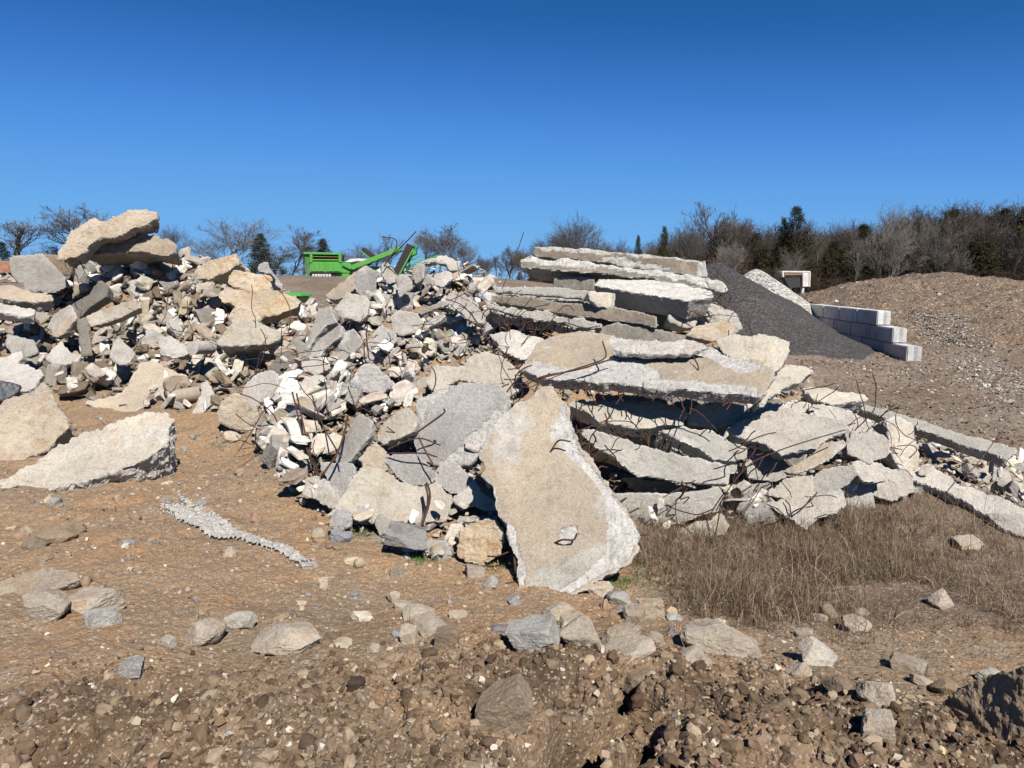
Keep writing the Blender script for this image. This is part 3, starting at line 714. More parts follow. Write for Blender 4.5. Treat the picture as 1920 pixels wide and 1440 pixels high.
S(CS, 'narrow white slab right of the white six-sided block', 'white', 8.7, 52, -30, .1, [(792,606),(805,600),(830,584),(834,592),(817,606),(802,614)], .7, 1, 1, cat='concrete slab')
S(CS, 'thin white strip of slab above the narrow white slab', 'white', 8.9, 60, -20, .08, [(784,584),(805,572),(835,562),(838,570),(812,581),(792,587)], .7, 1, 1, cat='concrete slab')
S(CK, 'upright white wedge at the crest of the centre heap in front of the crusher', 'white', 9.7, 72, 24, .2, [(714,497),(726,489),(743,512),(741,526),(727,531),(717,516)], .5, .8, 1, 1, cat='concrete block')
S(CK, 'grey three-cornered block at the crest right of the white wedge', 'grey', 9.5, 76, 24, .22, [(742,520),(755,514),(771,527),(773,541),(750,556),(746,538)], .4, .6, 1, 1, cat='concrete block')
S(CS, 'tall pale slab standing at the crest of the centre heap', 'white', 9.7, 66, -18, .14, [(773,502),(787,494),(797,497),(793,521),(780,532),(773,522)], .6, .9, 1, 1, cat='concrete slab')
S(CK, 'small grey pointed block near the right end of the crest', 'grey', 9.5, 72, -10, .14, [(791,532),(802,512),(816,526),(811,535)], .5, .7, 1, 1, cat='concrete block')
S(CS, 'pale plate below the white arch of rubble at the crest', 'white', 9.5, 56, 0, .12, [(814,515),(840,509),(846,521),(831,534),(816,533)], .8, 1, 1, cat='concrete slab')
S(CS, 'white arched slab at the right end of the crest of the centre heap', 'white', 9.8, 60, 5, .14, [(790,492),(810,482),(836,480),(857,494),(859,503),(842,508),(834,496),(812,492)], 1, 1, 1, 1, cat='concrete slab')
S(CS, 'large cream slab left of the big flat top slab', 'cream', 7.2, 50, -10, .14, [(868,694),(880,671),(910,660),(936,666),(958,684),(977,705),(979,722),(951,742),(915,722),(862,712)], .6, .9, 1, cat='concrete slab', bars=[(912,661,977,708,6)])
S(CS, 'pale chunk of slab left of the large cream slab', 'cream', 7.3, 60, 6, .16, [(801,715),(812,687),(840,686),(868,687),(871,703),(850,718),(815,728)], .7, .9, 1, 1, cat='concrete slab')
S(CK, 'knobbly speckled block in the middle of the centre heap', 'speck', 7.2, 68, 4, .3, [(661,728),(674,696),(705,689),(738,727),(723,743),(712,758),(690,744)], 1, 1, 1, 4, mid=True, big=.3, cat='concrete block')
S(CK, 'whitish wedge left of the middle of the centre heap', 'white', 8.0, 56, 14, .18, [(566,678),(600,669),(620,690),(592,702),(574,692)], .7, .9, 1, 1, cat='concrete block')
S(CK, 'rough pale block below the whitish wedge', 'white', 7.4, 60, -12, .24, [(556,732),(571,705),(602,701),(621,730),(592,743)], 1, 1, 1, 3, cat='concrete block')
S(CS, 'big dark speckled slab face propped beside the sandy front slab', 'speck', 5.95, 56, -14, .12, [(784,776),(785,752),(830,732),(890,721),(932,721),(952,755),(948,776),(926,810),(901,841),(878,868),(850,868),(820,872),(790,861),(780,830)], .7, 1, 1, cat='concrete slab', bars=[(932,721,950,760,3)], spall=[[(784,776),(784,748),(830,728),(850,726),(800,765),(796,800)],[(955,755),(940,800),(880,872),(815,874),(855,840),(905,800),(930,765)]])
S(CS, 'white rimmed thin slab peeking out above the big dark speckled slab', 'white', 6.2, 50, -10, .1, [(785,746),(832,724),(872,718),(880,730),(830,744),(787,764)], .8, 1, 1, cat='concrete slab')
S(CB, 'long smooth grey piece slanting up right at the lower left of the centre heap', 'grey', 5.8, 56, -28, .12, [(629,862),(645,824),(664,786),(677,779),(696,791),(694,812),(673,838),(655,861),(640,867)], .4, .8, .8, 1, cat='concrete beam')
S(CB, 'shorter smooth piece slanting beside the big dark speckled slab', 'cream', 5.95, 56, -26, .13, [(706,816),(712,799),(737,779),(762,769),(778,787),(773,806),(742,822),(719,831)], .5, .8, 1, 1, cat='concrete beam')
S(CK, 'pale knob between the two slanting pieces and the dirt slope', 'cream', 6.0, 62, 5, .2, [(584,826),(597,815),(627,811),(646,820),(636,838),(620,848),(592,846)], .7, .9, 1, 2, cat='concrete block')
S(CK, 'speckled rounded piece just above the big cream slab', 'speck', 5.5, 54, 10, .16, [(724,863),(745,851),(775,851),(806,870),(823,890),(805,903),(775,911),(749,891)], .8, 1, 1, 2, cat='concrete block')
S(CS, 'large smooth cream slab low in the front of the centre heap', 'cream', 5.15, 54, 4, .13, [(616,966),(645,932),(680,882),(715,879),(728,885),(745,905),(785,912),(815,905),(830,920),(842,927),(843,940),(836,972),(805,976),(755,986),(730,978),(695,981),(665,976),(640,966)], .5, 1, .9, cat='concrete slab')
S(CK, 'rounded white-edged piece left of the large smooth cream slab', 'white', 5.35, 58, -10, .18, [(566,926),(572,900),(590,894),(611,905),(636,930),(636,946),(620,955),(600,942)], .7, .9, 1, 2, cat='concrete block')
S(CK, 'speckled block behind the left end of the large smooth cream slab', 'speck', 5.6, 64, -6, .2, [(599,868),(620,864),(663,869),(667,890),(652,918),(640,928),(630,931),(614,896)], .8, 1, 1, 1, cat='concrete block')
S(CK, 'brown tinted stone behind the speckled rounded piece', 'tan', 5.75, 66, 4, .2, [(669,858),(705,829),(712,840),(727,860),(724,882),(680,884)], .8, 1, 1, 2, cat='concrete block')
S(CK, 'speckled block right of the large smooth cream slab', 'speck', 5.3, 62, 6, .2, [(819,883),(827,869),(856,869),(881,895),(881,908),(867,917),(842,919),(822,906)], .7, 1, 1, 2, cat='concrete block')
S(CK, 'narrow white wedge squeezed against the left edge of the sandy front slab', 'white', 5.2, 60, 14, .18, [(854,936),(882,909),(893,900),(906,920),(928,938),(928,955),(915,959),(892,950),(870,952)], .8, 1, 1, 2, cat='concrete block')
S(BO, 'ochre and white boulder at the foot of the sandy front slab', 'orange', 4.85, 68, -10, .3, [(871,1040),(874,996),(905,981),(937,984),(948,996),(943,1040),(917,1057),(885,1049)], .7, .8, 1, 4, mid=True, big=.3, cat='boulder')
S(CK, 'cream block left of the ochre and white boulder', 'cream', 4.95, 66, 10, .2, [(834,1013),(845,985),(870,979),(873,1036),(855,1034)], .6, .9, 1, 2, cat='concrete block')
S(CK, 'small white pitted block on the dirt left of the cream block', 'white', 4.75, 60, 0, .14, [(800,1016),(807,1012),(837,1014),(844,1045),(830,1051),(802,1036)], .6, 1, 1, 2, cat='concrete block')
S('stone', 'flat bluish grey stone on the dirt under the large smooth cream slab', 'blue', 4.9, 42, -10, .1, [(699,1008),(730,999),(753,1027),(746,1036),(704,1023)], .5, .6, .8, 1, cat='stone')
S('stone', 'speckled round stone under the left tip of the large smooth cream slab', 'speck', 4.95, 66, 0, .16, [(626,973),(640,959),(660,961),(662,982),(643,996),(629,986)], .5, .7, 1, 3, mid=True, big=.2, cat='stone')
S(CS, 'thin white slab edge above the ochre and white boulder', 'white', 5.1, 34, 6, .07, [(850,976),(865,965),(928,966),(926,976),(890,986),(860,983)], .8, 1, 1, cat='concrete slab')
S(CS, 'small upright shard leaning on the front of the large smooth cream slab', 'grey', 4.95, 70, -20, .06, [(703,975),(715,962),(732,975),(740,992),(724,1004),(712,1000)], .5, .8, 1, cat='concrete slab')
# --- the big sandy slab in front
S(CS, 'tall sandy slab with white broken edges leaning in the centre front', 'sand', 4.78, 47, -3, .17, [(1018,730),(1037,730),(1053,750),(1062,770),(1073,813),(1083,840),(1113,873),(1137,903),(1147,930),(1173,953),(1190,980),(1195,1007),(1193,1027),(1173,1050),(1145,1068),(1113,1082),(1080,1104),(1043,1116),(1010,1127),(980,1110),(977,1083),(963,1033),(950,980),(927,913),(900,893),(913,880),(900,850),(923,813),(957,770),(997,743)], 1.0, 1.2, .8, cat='concrete slab',
  bars=[(1060,765,1185,975,9),(952,985,975,1085,4)], blen=.16,
  spall=[[(1053,745),(1085,840),(1150,930),(1200,1000),(1180,1050),(1110,1088),(1060,1118),(1040,1112),(1095,1075),(1135,1035),(1138,985),(1132,935),(1100,885),(1060,852),(1042,830),(1030,822),(1036,795),(1048,775)],[(1046,1010),(1054,988),(1078,982),(1084,1000),(1068,1016),(1050,1022)],[(952,975),(968,985),(985,1085),(990,1115),(975,1090)]],
  tint=[[(985,1112),(1000,1075),(1060,1055),(1120,1015),(1138,1020),(1130,1045),(1095,1078),(1040,1112),(1010,1130)]])
# --- the stack at the right
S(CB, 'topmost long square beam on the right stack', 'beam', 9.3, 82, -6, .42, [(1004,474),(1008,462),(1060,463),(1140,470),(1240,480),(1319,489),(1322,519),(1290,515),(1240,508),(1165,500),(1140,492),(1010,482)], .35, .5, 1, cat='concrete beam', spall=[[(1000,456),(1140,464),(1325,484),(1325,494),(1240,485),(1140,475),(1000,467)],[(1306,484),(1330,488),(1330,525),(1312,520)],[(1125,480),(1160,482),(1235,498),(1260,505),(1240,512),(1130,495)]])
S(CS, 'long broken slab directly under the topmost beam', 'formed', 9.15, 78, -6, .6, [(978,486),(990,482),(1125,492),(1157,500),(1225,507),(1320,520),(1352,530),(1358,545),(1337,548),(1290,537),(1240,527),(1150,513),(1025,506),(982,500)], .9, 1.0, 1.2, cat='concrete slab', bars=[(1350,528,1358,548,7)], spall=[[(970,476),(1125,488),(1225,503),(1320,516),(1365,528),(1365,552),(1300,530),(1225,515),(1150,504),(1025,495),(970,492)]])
S(CS, 'bright white topped thick slab in the upper right stack', 'formed', 8.75, 16, -8, .27, [(1118,533),(1128,520),(1200,521),(1280,531),(1333,545),(1334,555),(1288,562),(1255,556),(1210,549),(1160,541)], .9, .45, 1.0, cat='concrete slab', bars=[(1333,545,1288,562,7)], spall=[[(1100,510),(1340,510),(1345,575),(1100,575)]])  # dark concrete colour puts shade on the front that sunlight leaves bright
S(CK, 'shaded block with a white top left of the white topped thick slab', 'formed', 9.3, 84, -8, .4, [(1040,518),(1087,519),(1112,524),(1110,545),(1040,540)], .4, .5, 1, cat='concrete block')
S(CB, 'upper grey beam with a square cream end in the left of the right stack', 'grey', 8.75, 66, -20, .26, [(925,537),(990,537),(1062,540),(1105,544),(1150,550),(1146,575),(1122,572),(1105,562),(1062,557),(987,551),(935,548)], .3, .6, 1, cat='concrete beam')
S(CK, 'square cream broken end of the upper grey beam', 'cream', 8.45, 74, 22, .2, [(1103,544),(1151,549),(1152,562),(1146,576),(1124,573),(1108,562)], .5, .6, 1, 1, cat='concrete block')
S(CB, 'middle long beam running under the upper grey beam', 'beam', 8.55, 74, -16, .34, [(925,553),(1000,556),(1050,567),(1125,570),(1152,576),(1203,585),(1226,592),(1226,615),(1200,608),(1090,594),(1000,578),(925,566)], .3, .5, 1, cat='concrete beam')
S(CS, 'crumbly white slab edge hanging below the middle long beam', 'white', 8.35, 60, -10, .3, [(915,566),(950,574),(1010,583),(1060,592),(1126,603),(1127,616),(1100,617),(1030,602),(960,589),(915,577)], 1, 1.4, 1.6, cat='concrete slab', bars=[(935,585,1100,612,12)], blen=.28)
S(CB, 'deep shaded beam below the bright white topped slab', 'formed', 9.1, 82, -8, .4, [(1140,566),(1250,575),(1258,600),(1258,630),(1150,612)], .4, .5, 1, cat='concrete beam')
S(CK, 'small cream block poking out right of the middle beam end', 'cream', 8.5, 66, 14, .28, [(1255,590),(1275,584),(1305,587),(1304,613),(1280,614),(1258,604)], .5, .8, 1, 2, cat='concrete block')
S(CK, 'lumpy white rubble block tangled in bars at the right of the stack', 'white', 8.6, 66, -4, .4, [(1308,566),(1345,568),(1378,584),(1386,610),(1370,627),(1330,604)], 1.4, 1.4, 1.6, 2, big=.5, cat='concrete block', bars=[(1345,568,1386,610,8)])
S(CK, 'tan flat faced block just behind the end of the big flat top slab', 'tan', 8.2, 66, 2, .3, [(1288,628),(1305,612),(1350,602),(1382,608),(1368,632),(1335,640)], .4, .7, 1, 1, cat='concrete block')
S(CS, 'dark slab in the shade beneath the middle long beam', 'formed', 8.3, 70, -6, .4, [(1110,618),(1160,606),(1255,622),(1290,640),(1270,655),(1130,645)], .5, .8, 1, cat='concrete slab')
S(CS, 'ragged slab under the crumbly white edge at the left of the stack', 'white', 8.0, 34, -12, .14, [(920,628),(960,618),(1025,640),(1008,662),(975,672),(940,655)], 1.2, 1.2, 1.2, cat='concrete slab', bars=[(940,655,1000,670,8),(920,628,1010,635,7)], blen=.35)
S(CS, 'big flat sandy top slab with rods along its front edge', 'sand', 6.95, 20, -3, .13, [(985,690),(1003,660),(1022,638),(1075,622),(1140,628),(1200,638),(1300,642),(1330,650),(1400,665),(1440,690),(1445,700),(1425,733),(1415,741),(1350,732),(1275,727),(1237,725),(1150,715),(1075,712),(1025,706)], 1.1, 1.3, 1.4, cat='concrete slab', bars=[(1040,708,1415,740,30),(1005,660,985,690,9),(1160,630,1320,645,6)], blen=.19,
  spall=[[(985,700),(1000,672),(1060,690),(1110,688),(1140,672),(1180,672),(1230,690),(1240,712),(1330,715),(1425,725),(1420,745),(1340,735),(1230,728),(1075,716),(1010,705)],[(1140,625),(1300,640),(1345,650),(1400,668),(1440,690),(1400,700),(1355,690),(1330,668),(1270,660),(1220,668),(1150,655)]])
S(CS, 'loose crust of white aggregate along the back of the big flat top slab', 'white', 7.0, 22, -3, .07, [(1150,655),(1200,640),(1290,638),(1330,650),(1290,662),(1225,664)], 1.8, 1.6, 2.2, cat='concrete slab', big=.2)
S(CS, 'grey plate tilted up on the right end of the big flat top slab', 'cream', 7.05, 46, -16, .12, [(1342,636),(1384,626),(1407,633),(1423,627),(1461,633),(1479,639),(1476,661),(1461,687),(1442,697),(1413,690),(1387,674),(1361,662)], .7, 1, 1, cat='concrete slab', bars=[(1345,632,1470,634,4)])
S(CS, 'cream corner slab at the far right end of the big flat top slab', 'cream', 6.75, 34, 20, .16, [(1419,744),(1423,722),(1455,703),(1474,684),(1507,687),(1520,698),(1507,711),(1474,722),(1461,731),(1442,747),(1429,754)], 1, 1.3, 1, cat='concrete slab', bars=[(1474,684,1520,700,6)])
S(CS, 'pale slab directly under the rods of the big flat top slab', 'cream', 6.75, 38, 6, .22, [(1060,758),(1080,749),(1213,755),(1263,757),(1281,773),(1274,791),(1240,800),(1213,803),(1163,797),(1133,793),(1105,775)], .9, 1.2, 1, cat='concrete slab', bars=[(1105,778,1270,798,12)], blen=.24)
S(CS, 'long curved grey edged slab in the middle of the right stack', 'grey', 6.35, 64, -6, .6, [(1088,807),(1130,813),(1163,820),(1213,837),(1280,857),(1357,871),(1364,880),(1360,907),(1313,908),(1247,898),(1197,888),(1170,871),(1140,850)], .5, 1.1, 1, cat='concrete slab', bars=[(1070,800,1140,850,6)])
S(CS, 'short thick slab with a cut grey end right of the pale slab', 'grey', 6.5, 58, 4, .5, [(1240,809),(1280,802),(1326,806),(1365,828),(1396,839),(1396,856),(1377,864),(1339,857),(1319,843),(1288,830)], .7, 1.1, 1, cat='concrete slab', bars=[(1240,809,1290,832,4)])
S(CS, 'bottom slab with a stained grey edge just above the dry weeds', 'grey', 6.0, 76, 3, .6, [(1150,928),(1180,926),(1263,927),(1343,916),(1355,928),(1348,957),(1313,964),(1273,977),(1187,981),(1180,960)], .4, .7, 1, cat='concrete slab')
S(CS, 'rough cream slab on the ground under the stained bottom slab', 'cream', 5.85, 36, 6, .12, [(1210,1014),(1280,990),(1347,963),(1367,985),(1357,1001),(1310,1012),(1263,1026)], 1.2, 1.2, 1.4, cat='concrete slab')
S(CS, 'white slab with a smooth grey top right of centre in the stack', 'white', 6.7, 36, -4, .17, [(1365,804),(1407,784),(1436,771),(1481,768),(1526,780),(1578,790),(1580,807),(1540,821),(1532,836),(1494,846),(1465,853),(1449,840),(1423,826),(1384,817)], .9, 1.3, 1.2, cat='concrete slab', bars=[(1384,817,1465,852,6),(1578,795,1535,835,4)])
S(CS, 'sandy wedge below the white slab with a smooth grey top', 'sand', 6.45, 52, -22, .1, [(1470,882),(1500,865),(1545,832),(1578,825),(1586,836),(1558,859),(1526,875),(1494,886)], .5, .8, .8, cat='concrete slab')
S(CK, 'block with dark drip stains at the lower right of the stack', 'grey', 6.4, 68, -8, .5, [(1522,904),(1532,887),(1581,874),(1603,873),(1608,890),(1590,908),(1565,921),(1526,930)], .5, .7, 1, cat='concrete block')
S(CS, 'pale slab left of the block with drip stains', 'cream', 6.35, 52, -8, .3, [(1443,924),(1481,898),(1524,889),(1527,927),(1494,933),(1461,930)], .9, 1.2, 1, cat='concrete slab', bars=[(1443,924,1461,930,3)])
S(CS, 'lowest white fractured slab sitting in the weeds', 'white', 6.1, 50, -14, .3, [(1440,945),(1494,932),(1542,929),(1571,922),(1583,939),(1553,966),(1510,988),(1490,974),(1465,962)], 1, 1.3, 1.2, cat='concrete slab', bars=[(1440,945,1490,974,8)], blen=.3)
S(CS, 'flat slab with a dark hollow beneath it right of the stack', 'cream', 8.0, 20, 0, .26, [(1503,727),(1545,728),(1620,741),(1622,748),(1584,752),(1558,757),(1530,748)], .8, 1.1, 1, cat='concrete slab')
S(CB, 'long beam sloping down to the right behind the weeds', 'grey', 8.1, 26, -12, .15, [(1608,756),(1650,765),(1704,781),(1800,810),(1902,840),(1883,857),(1800,832),(1713,799),(1616,766)], .5, 1.4, .8, cat='concrete beam')
S(CK, 'upright fractured block at the right end of the rubble', 'cream', 7.5, 78, 28, .4, [(1664,790),(1690,782),(1712,800),(1722,850),(1718,892),(1695,888),(1672,850)], 1, 1.1, 1, 3, cat='concrete block')
S(CS, 'long low slab running right along the edge of the weeds', 'white', 7.1, 26, 4, .2, [(1700,895),(1740,872),(1780,895),(1804,910),(1868,928),(1907,950),(1960,962),(1960,990),(1855,966),(1817,941),(1775,920)], 1.2, 1.3, 1.2, cat='concrete slab')
S(CS, 'flat slab at the right edge in front of the long low slab', 'grey', 6.6, 24, 0, .2, [(1849,962),(1913,963),(1990,985),(1990,1040),(1935,1012),(1881,988)], 1, 1.2, 1, cat='concrete slab')
S(CK, 'pale broken block in the weeds left of the long low slab', 'white', 7.2, 58, 6, .3, [(1620,905),(1650,885),(1690,893),(1700,925),(1660,945),(1625,935)], 1, 1, 1, 3, mid=True, big=.4, cat='concrete block')
S(CS, 'hidden dark slab added as deep shade in the gap of the right stack', 'formed', 7.75, 72, -4, .6, [(1120,740),(1440,745),(1520,770),(1500,880),(1400,930),(1180,920),(1130,860)], .5, 1, 1, cat='concrete slab')  # added dark slab standing in for the black shade inside the gap
S(BO, 'big dark boulder cut off by the lower right corner', 'brown', 2.6, 82, -66, .6, [(1806,1345),(1830,1318),(1870,1296),(1915,1262),(2010,1240),(2040,1500),(1860,1500),(1832,1420)], .6, .8, 1, 5, mid=True, big=.35, cat='boulder')
S(BO, 'tan slab-shaped rock at the left edge of the foreground', 'tan', 3.62, 34, 4, .12, [(-60,1130),(0,1092),(48,1070),(100,1065),(140,1072),(147,1088),(120,1104),(80,1110),(40,1116),(0,1150)], .6, .9, 1, 2, big=.15, cat='boulder')

S(CS, 'shaded slab filling the gap above the long curved grey edged slab', 'grey', 7.0, 68, -8, .35, [(1130,800),(1200,812),(1290,838),(1380,868),(1400,884),(1340,886),(1250,868),(1170,842)], .8, 1.1, 1.2, cat='concrete slab')
S(CS, 'shaded ledge of slab between the curved slab and the stained bottom slab', 'grey', 6.7, 70, -4, .4, [(1170,893),(1260,905),(1380,910),(1440,906),(1440,928),(1350,932),(1200,926)], .8, 1.1, 1.2, cat='concrete slab')
S(CS, 'thick shaded slab end in the dark gap beneath the right end of the top slab', 'white', 7.1, 60, 6, .3, [(1300,770),(1340,752),(1420,758),(1500,752),(1530,768),(1480,784),(1400,790),(1340,800),(1300,792)], 1, 1.2, 1.4, cat='concrete slab')
S(CK, 'broken chunk jammed between the white smooth topped slab and the cut grey end', 'grey', 6.75, 62, 2, .25, [(1396,858),(1430,845),(1470,862),(1490,884),(1455,900),(1410,892)], 1, 1.1, 1.2, 1, cat='concrete block')
S(CS, 'cracked slab lying beside the cream corner slab at the right of the stack', 'white', 7.4, 46, 10, .2, [(1500,760),(1560,764),(1610,780),(1640,806),(1600,816),(1560,792),(1510,780)], 1, 1.2, 1.4, cat='concrete slab')
S(CK, 'bulky white block among the twisted rods left of the upright fractured block', 'white', 7.0, 58, 0, .3, [(1590,815),(1630,806),(1665,822),(1670,850),(1630,868),(1592,850)], 1, 1.2, 1.4, 1, cat='concrete block')
S(CK, 'second bulky white block under the twisted rods', 'white', 6.9, 60, 12, .3, [(1600,868),(1640,866),(1672,880),(1660,900),(1618,900)], 1, 1.2, 1.4, 1, cat='concrete block')
# --- two concrete cores and the dark pipe
def core(px, py, Y, rad, ln, yaw, pitch, label, mat='heapw'):
    n = 40; V = []; Fq = []; rg = 22
    for i in range(rg + 1):
        for k in range(n):
            a = 2 * math.pi * k / n; V.append((ln * (i / rg - .5), rad * math.cos(a), rad * math.sin(a)))
    for i in range(rg):
        for k in range(n): Fq.append((i * n + k, i * n + (k + 1) % n, (i + 1) * n + (k + 1) % n, (i + 1) * n + k))
    for end in (0, rg):     # end faces
        b = end * n; prev = list(range(b, b + n)); 
        for q in (0.66, 0.33, 0.02):
            cur = []
            for k in range(n): v = V[b + k]; cur.append(len(V)); V.append((v[0], v[1] * q, v[2] * q))
            for k in range(n): Fq.append((prev[k], prev[(k + 1) % n], cur[(k + 1) % n], cur[k]))
            prev = cur
    V = np.array(V); V = V + 0.004 * fbm(V * 20, 3, 4)[:, None] * V / (np.linalg.norm(V, axis=1)[:, None] + 1e-6)
    o = link('concrete_core', mesh_np('concrete_core', V, np.array(Fq), M[mat], False, {'broken': np.zeros(len(V))}), label=label, cat='concrete core', loc=tuple(at(px, py, Y)))
    o.rotation_euler = (0, math.radians(pitch), math.radians(yaw)); HERO.append((o, at(px, py, Y), None, label)); return o
core(378, 652, 9.1, .082, .4, 80, 4, 'round grey end of a drilled core in the middle of the left heap')
core(344, 742, 8.35, .085, .34, 32, -6, 'short tan cylinder lying at the foot of the left heap', 'tan')

# ------------------------------------------------------------------ loose stones
def stone_mesh(seed, lvl, kind='blocky', rough=1.0):
    """an angular broken stone in unit size: a sphere cut by random planes, then weathered"""
    rng = np.random.default_rng(seed + 5000)
    D, Fc = ico(lvl)
    nrm, dst = [], []
    if kind in ('blocky', 'slabby'):
        for ax in range(3):
            for sg in (-1, 1):
                v = np.zeros(3); v[ax] = sg; v += rng.normal(0, 0.13, 3); nrm.append(v / np.linalg.norm(v)); dst.append(0.72 + 0.2 * rng.random())
        k = rng.integers(4, 8)
    else: k = 16
    for _ in range(k):
        v = rng.normal(0, 1, 3); nrm.append(v / np.linalg.norm(v)); dst.append(0.82 + 0.25 * rng.random())
    nrm = np.array(nrm); dst = np.array(dst)
    q = D @ nrm.T
    r = np.where(q > 0.05, dst[None] / np.maximum(q, .05), 9)
    r = np.sort(r, 1)[:, :3]; kk = 0.010 if kind != 'lump' else 0.05
    rr = -kk * np.log(np.exp(-r / kk).sum(1)); rr = np.minimum(rr, 1.35)
    P = D * rr[:, None]
    d = rough * (0.11 * fbm(P * 1.8 + seed, 3, seed) + 0.05 * fbm(P * 5 + seed, 3, seed, True) + 0.035 * fbm(P * 13 + seed, 3, seed))
    P = P * (1 + d)[:, None]
    P /= np.abs(P).max()
    br = np.clip((fbm(P * 1.6 + 9 + seed, 3, seed + 3) + 0.12) * 5, 0, 1)
    return P, Fc, br
def rotm(rng, tilt=None):
    if tilt is None:
        q = rng.normal(0, 1, 4); q /= np.linalg.norm(q); from mathutils import Quaternion
        return np.array(Quaternion(q).to_matrix())
    a = rng.random() * 6.283; ax = np.array([math.cos(a), math.sin(a), 0]); b = rng.normal(0, tilt)
    return np.array(Matrix.Rotation(b, 3, Vector(ax))) @ np.array(Matrix.Rotation(rng.random() * 6.283, 3, 'Z'))
def stone_material(name='stones'):
    m, nt, b = newmat(name, 0.93)
    co, _ = coords(nt, False)
    a = attr(nt, 'tone', 'Color')
    c = mixc(nt, 1.0, a, ramp(nt, noise(nt, co, 24, 5, 0.7), [(0.25, 0.62), (0.5, 1.0), (0.75, 1.2)]), 'MULTIPLY')
    nt.links.new(c, b.inputs['Base Color'])
    bump(nt, b, [(noise(nt, co, 60, 4, 0.7), 0.006, 0.7)])
    return m
M['stones'] = stone_material()
_sp = {}
def hull_stone(seed, n, kind):
    rng = np.random.default_rng(seed * 31 + n)
    b = bmesh.new()
    for i in range(n):
        v = rng.normal(0, 1, 3); v /= np.linalg.norm(v)
        v = np.sign(v) * np.abs(v) ** (0.55 if kind != 'lump' else 0.85) * (0.75 + 0.35 * rng.random()); b.verts.new(v)
    bmesh.ops.convex_hull(b, input=b.verts[:])
    for v in [v for v in b.verts if not v.link_faces]: b.verts.remove(v)
    bmesh.ops.triangulate(b, faces=b.faces[:]); b.verts.ensure_lookup_table(); b.verts.index_update()
    P = np.array([v.co[:] for v in b.verts]); Fc = np.array([[v.index for v in f.verts] for f in b.faces]); b.free()
    P -= P.mean(0); P /= np.abs(P).max()
    return P, Fc, None
def stones_stuff(name, pos, size, tones, lvl, label, kinds=('blocky', 'slabby', 'slabby'), flat_=0.6, seed=0, tilt=0.5, sink=0.25, smooth=False):
    rng = np.random.default_rng(seed)
    VV, FF, TT = [], [], []; nb = 0
    for i, (p, s) in enumerate(zip(pos, size)):
        kd = kinds[rng.integers(len(kinds))]; key = (kd, lvl, int(rng.integers(24)))
        if lvl == 0 and key not in _sp: _sp[key] = stone_mesh(key[2] * 11, 2, 'blocky', 2.6)
        if key not in _sp: _sp[key] = hull_stone(key[2] * 11 + lvl, {1: 11, 2: 17}[lvl], kd)
        P, Fc, _ = _sp[key]
        sc = np.array([1, 0.6 + 0.35 * rng.random(), (flat_ if kd != 'slabby' else flat_ * 0.5) * (0.7 + 0.6 * rng.random())]) * s
        R = rotm(rng, tilt); V = (P * sc) @ R.T + p + np.array([0, 0, s * flat_ * (0.5 - sink)])
        VV.append(V); FF.append(Fc + nb); TT.append(np.repeat(tones[i][None], len(P), 0)); nb += len(P)
    return link(name, mesh_np(name, np.vstack(VV), np.vstack(FF), M['stones'], smooth, {'tone': np.vstack(TT)}), label=label, kind='stuff')
def pick(rng, pal, n, var=0.12):
    pal = np.array(pal); k = rng.integers(len(pal), size=n)
    return np.clip(pal[k] * (1 + rng.normal(0, var, (n, 1))) * (1 + rng.normal(0, .02, (n, 3))) * 0.9, 0.02, 0.5)
Z_LEFT = [(-60,545),(20,505),(130,492),(160,476),(340,482),(460,512),(560,560),(565,600),(545,680),(560,740),(480,800),(370,782),(270,772),(190,757),(90,738),(60,700),(0,690),(-60,700)]
Z_CENTRE = [(560,600),(620,560),(680,510),(860,490),(930,520),(985,560),(990,680),(960,760),(900,880),(945,1030),(860,1050),(760,1045),(650,990),(565,945),(490,850),(480,800),(510,760),(560,680)]
Z_STACK = [(985,570),(1300,560),(1390,620),(1520,720),(1620,770),(1720,800),(1730,900),(1600,950),(1450,975),(1200,1000),(1160,930),(1060,760),(1000,700)]
Z_RIGHT = [(1540,800),(1700,790),(1760,860),(1880,865),(1990,900),(1990,960),(1900,958),(1790,915),(1700,930),(1580,900)]
heropolys = [h[2] for h in HERO if h[2] is not None]
def near_hero(p, px, py):
    best, bd = None, 1e9
    for (o, c, poly, lab) in HERO:
        hx, hy = to_px(c); dd = math.hypot(hx - px, (hy - py) * 1.2) - (0.35 * (poly[:, 0].max() - poly[:, 0].min()) if poly is not None else 0)
        if 'hidden' in lab: continue
        if dd < bd and len(lab.split()) <= 11: best, bd, q = lab, dd, (hx, hy)
    dx, dy = px - q[0], py - q[1]
    if abs(dx) > abs(dy): rel = 'right of' if dx > 0 else 'left of'
    else: rel = 'below' if dy > 0 else 'above'
    return rel, best
def lean_rot(rng):
    """most pieces slid into place lying against the slope of the heap"""
    Rm = lambda a, ax: Matrix.Rotation(float(a), 3, ax)
    if rng.random() < .7: return Rm(rng.normal(0, .55), 'Z') @ Rm(rng.normal(-.15, .45), 'Y') @ Rm(rng.normal(.75, .35), 'X') @ Rm(rng.random() * 6.283, 'Z')
    return Rm(rng.random() * 6.283, 'Z') @ Rm(rng.normal(0, .7), 'Y') @ Rm(rng.normal(0, .7), 'X') @ Rm(rng.random() * 6.283, 'Z')
PROTO = {}
for kd, n in (('blocky', 9), ('slabby', 9), ('lump', 4)):
    for i in range(n):
        P, Fc, br = stone_mesh(i * 7 + 1, 5, kd, 0.8)
        PROTO[(kd, i)] = mesh_np('concrete_chunk', P, Fc, M['heap'], False, {'broken': br})
used = []
_hb = [(h[:, 0].min(), h[:, 0].max(), h[:, 1].min(), h[:, 1].max(), h) for h in heropolys]
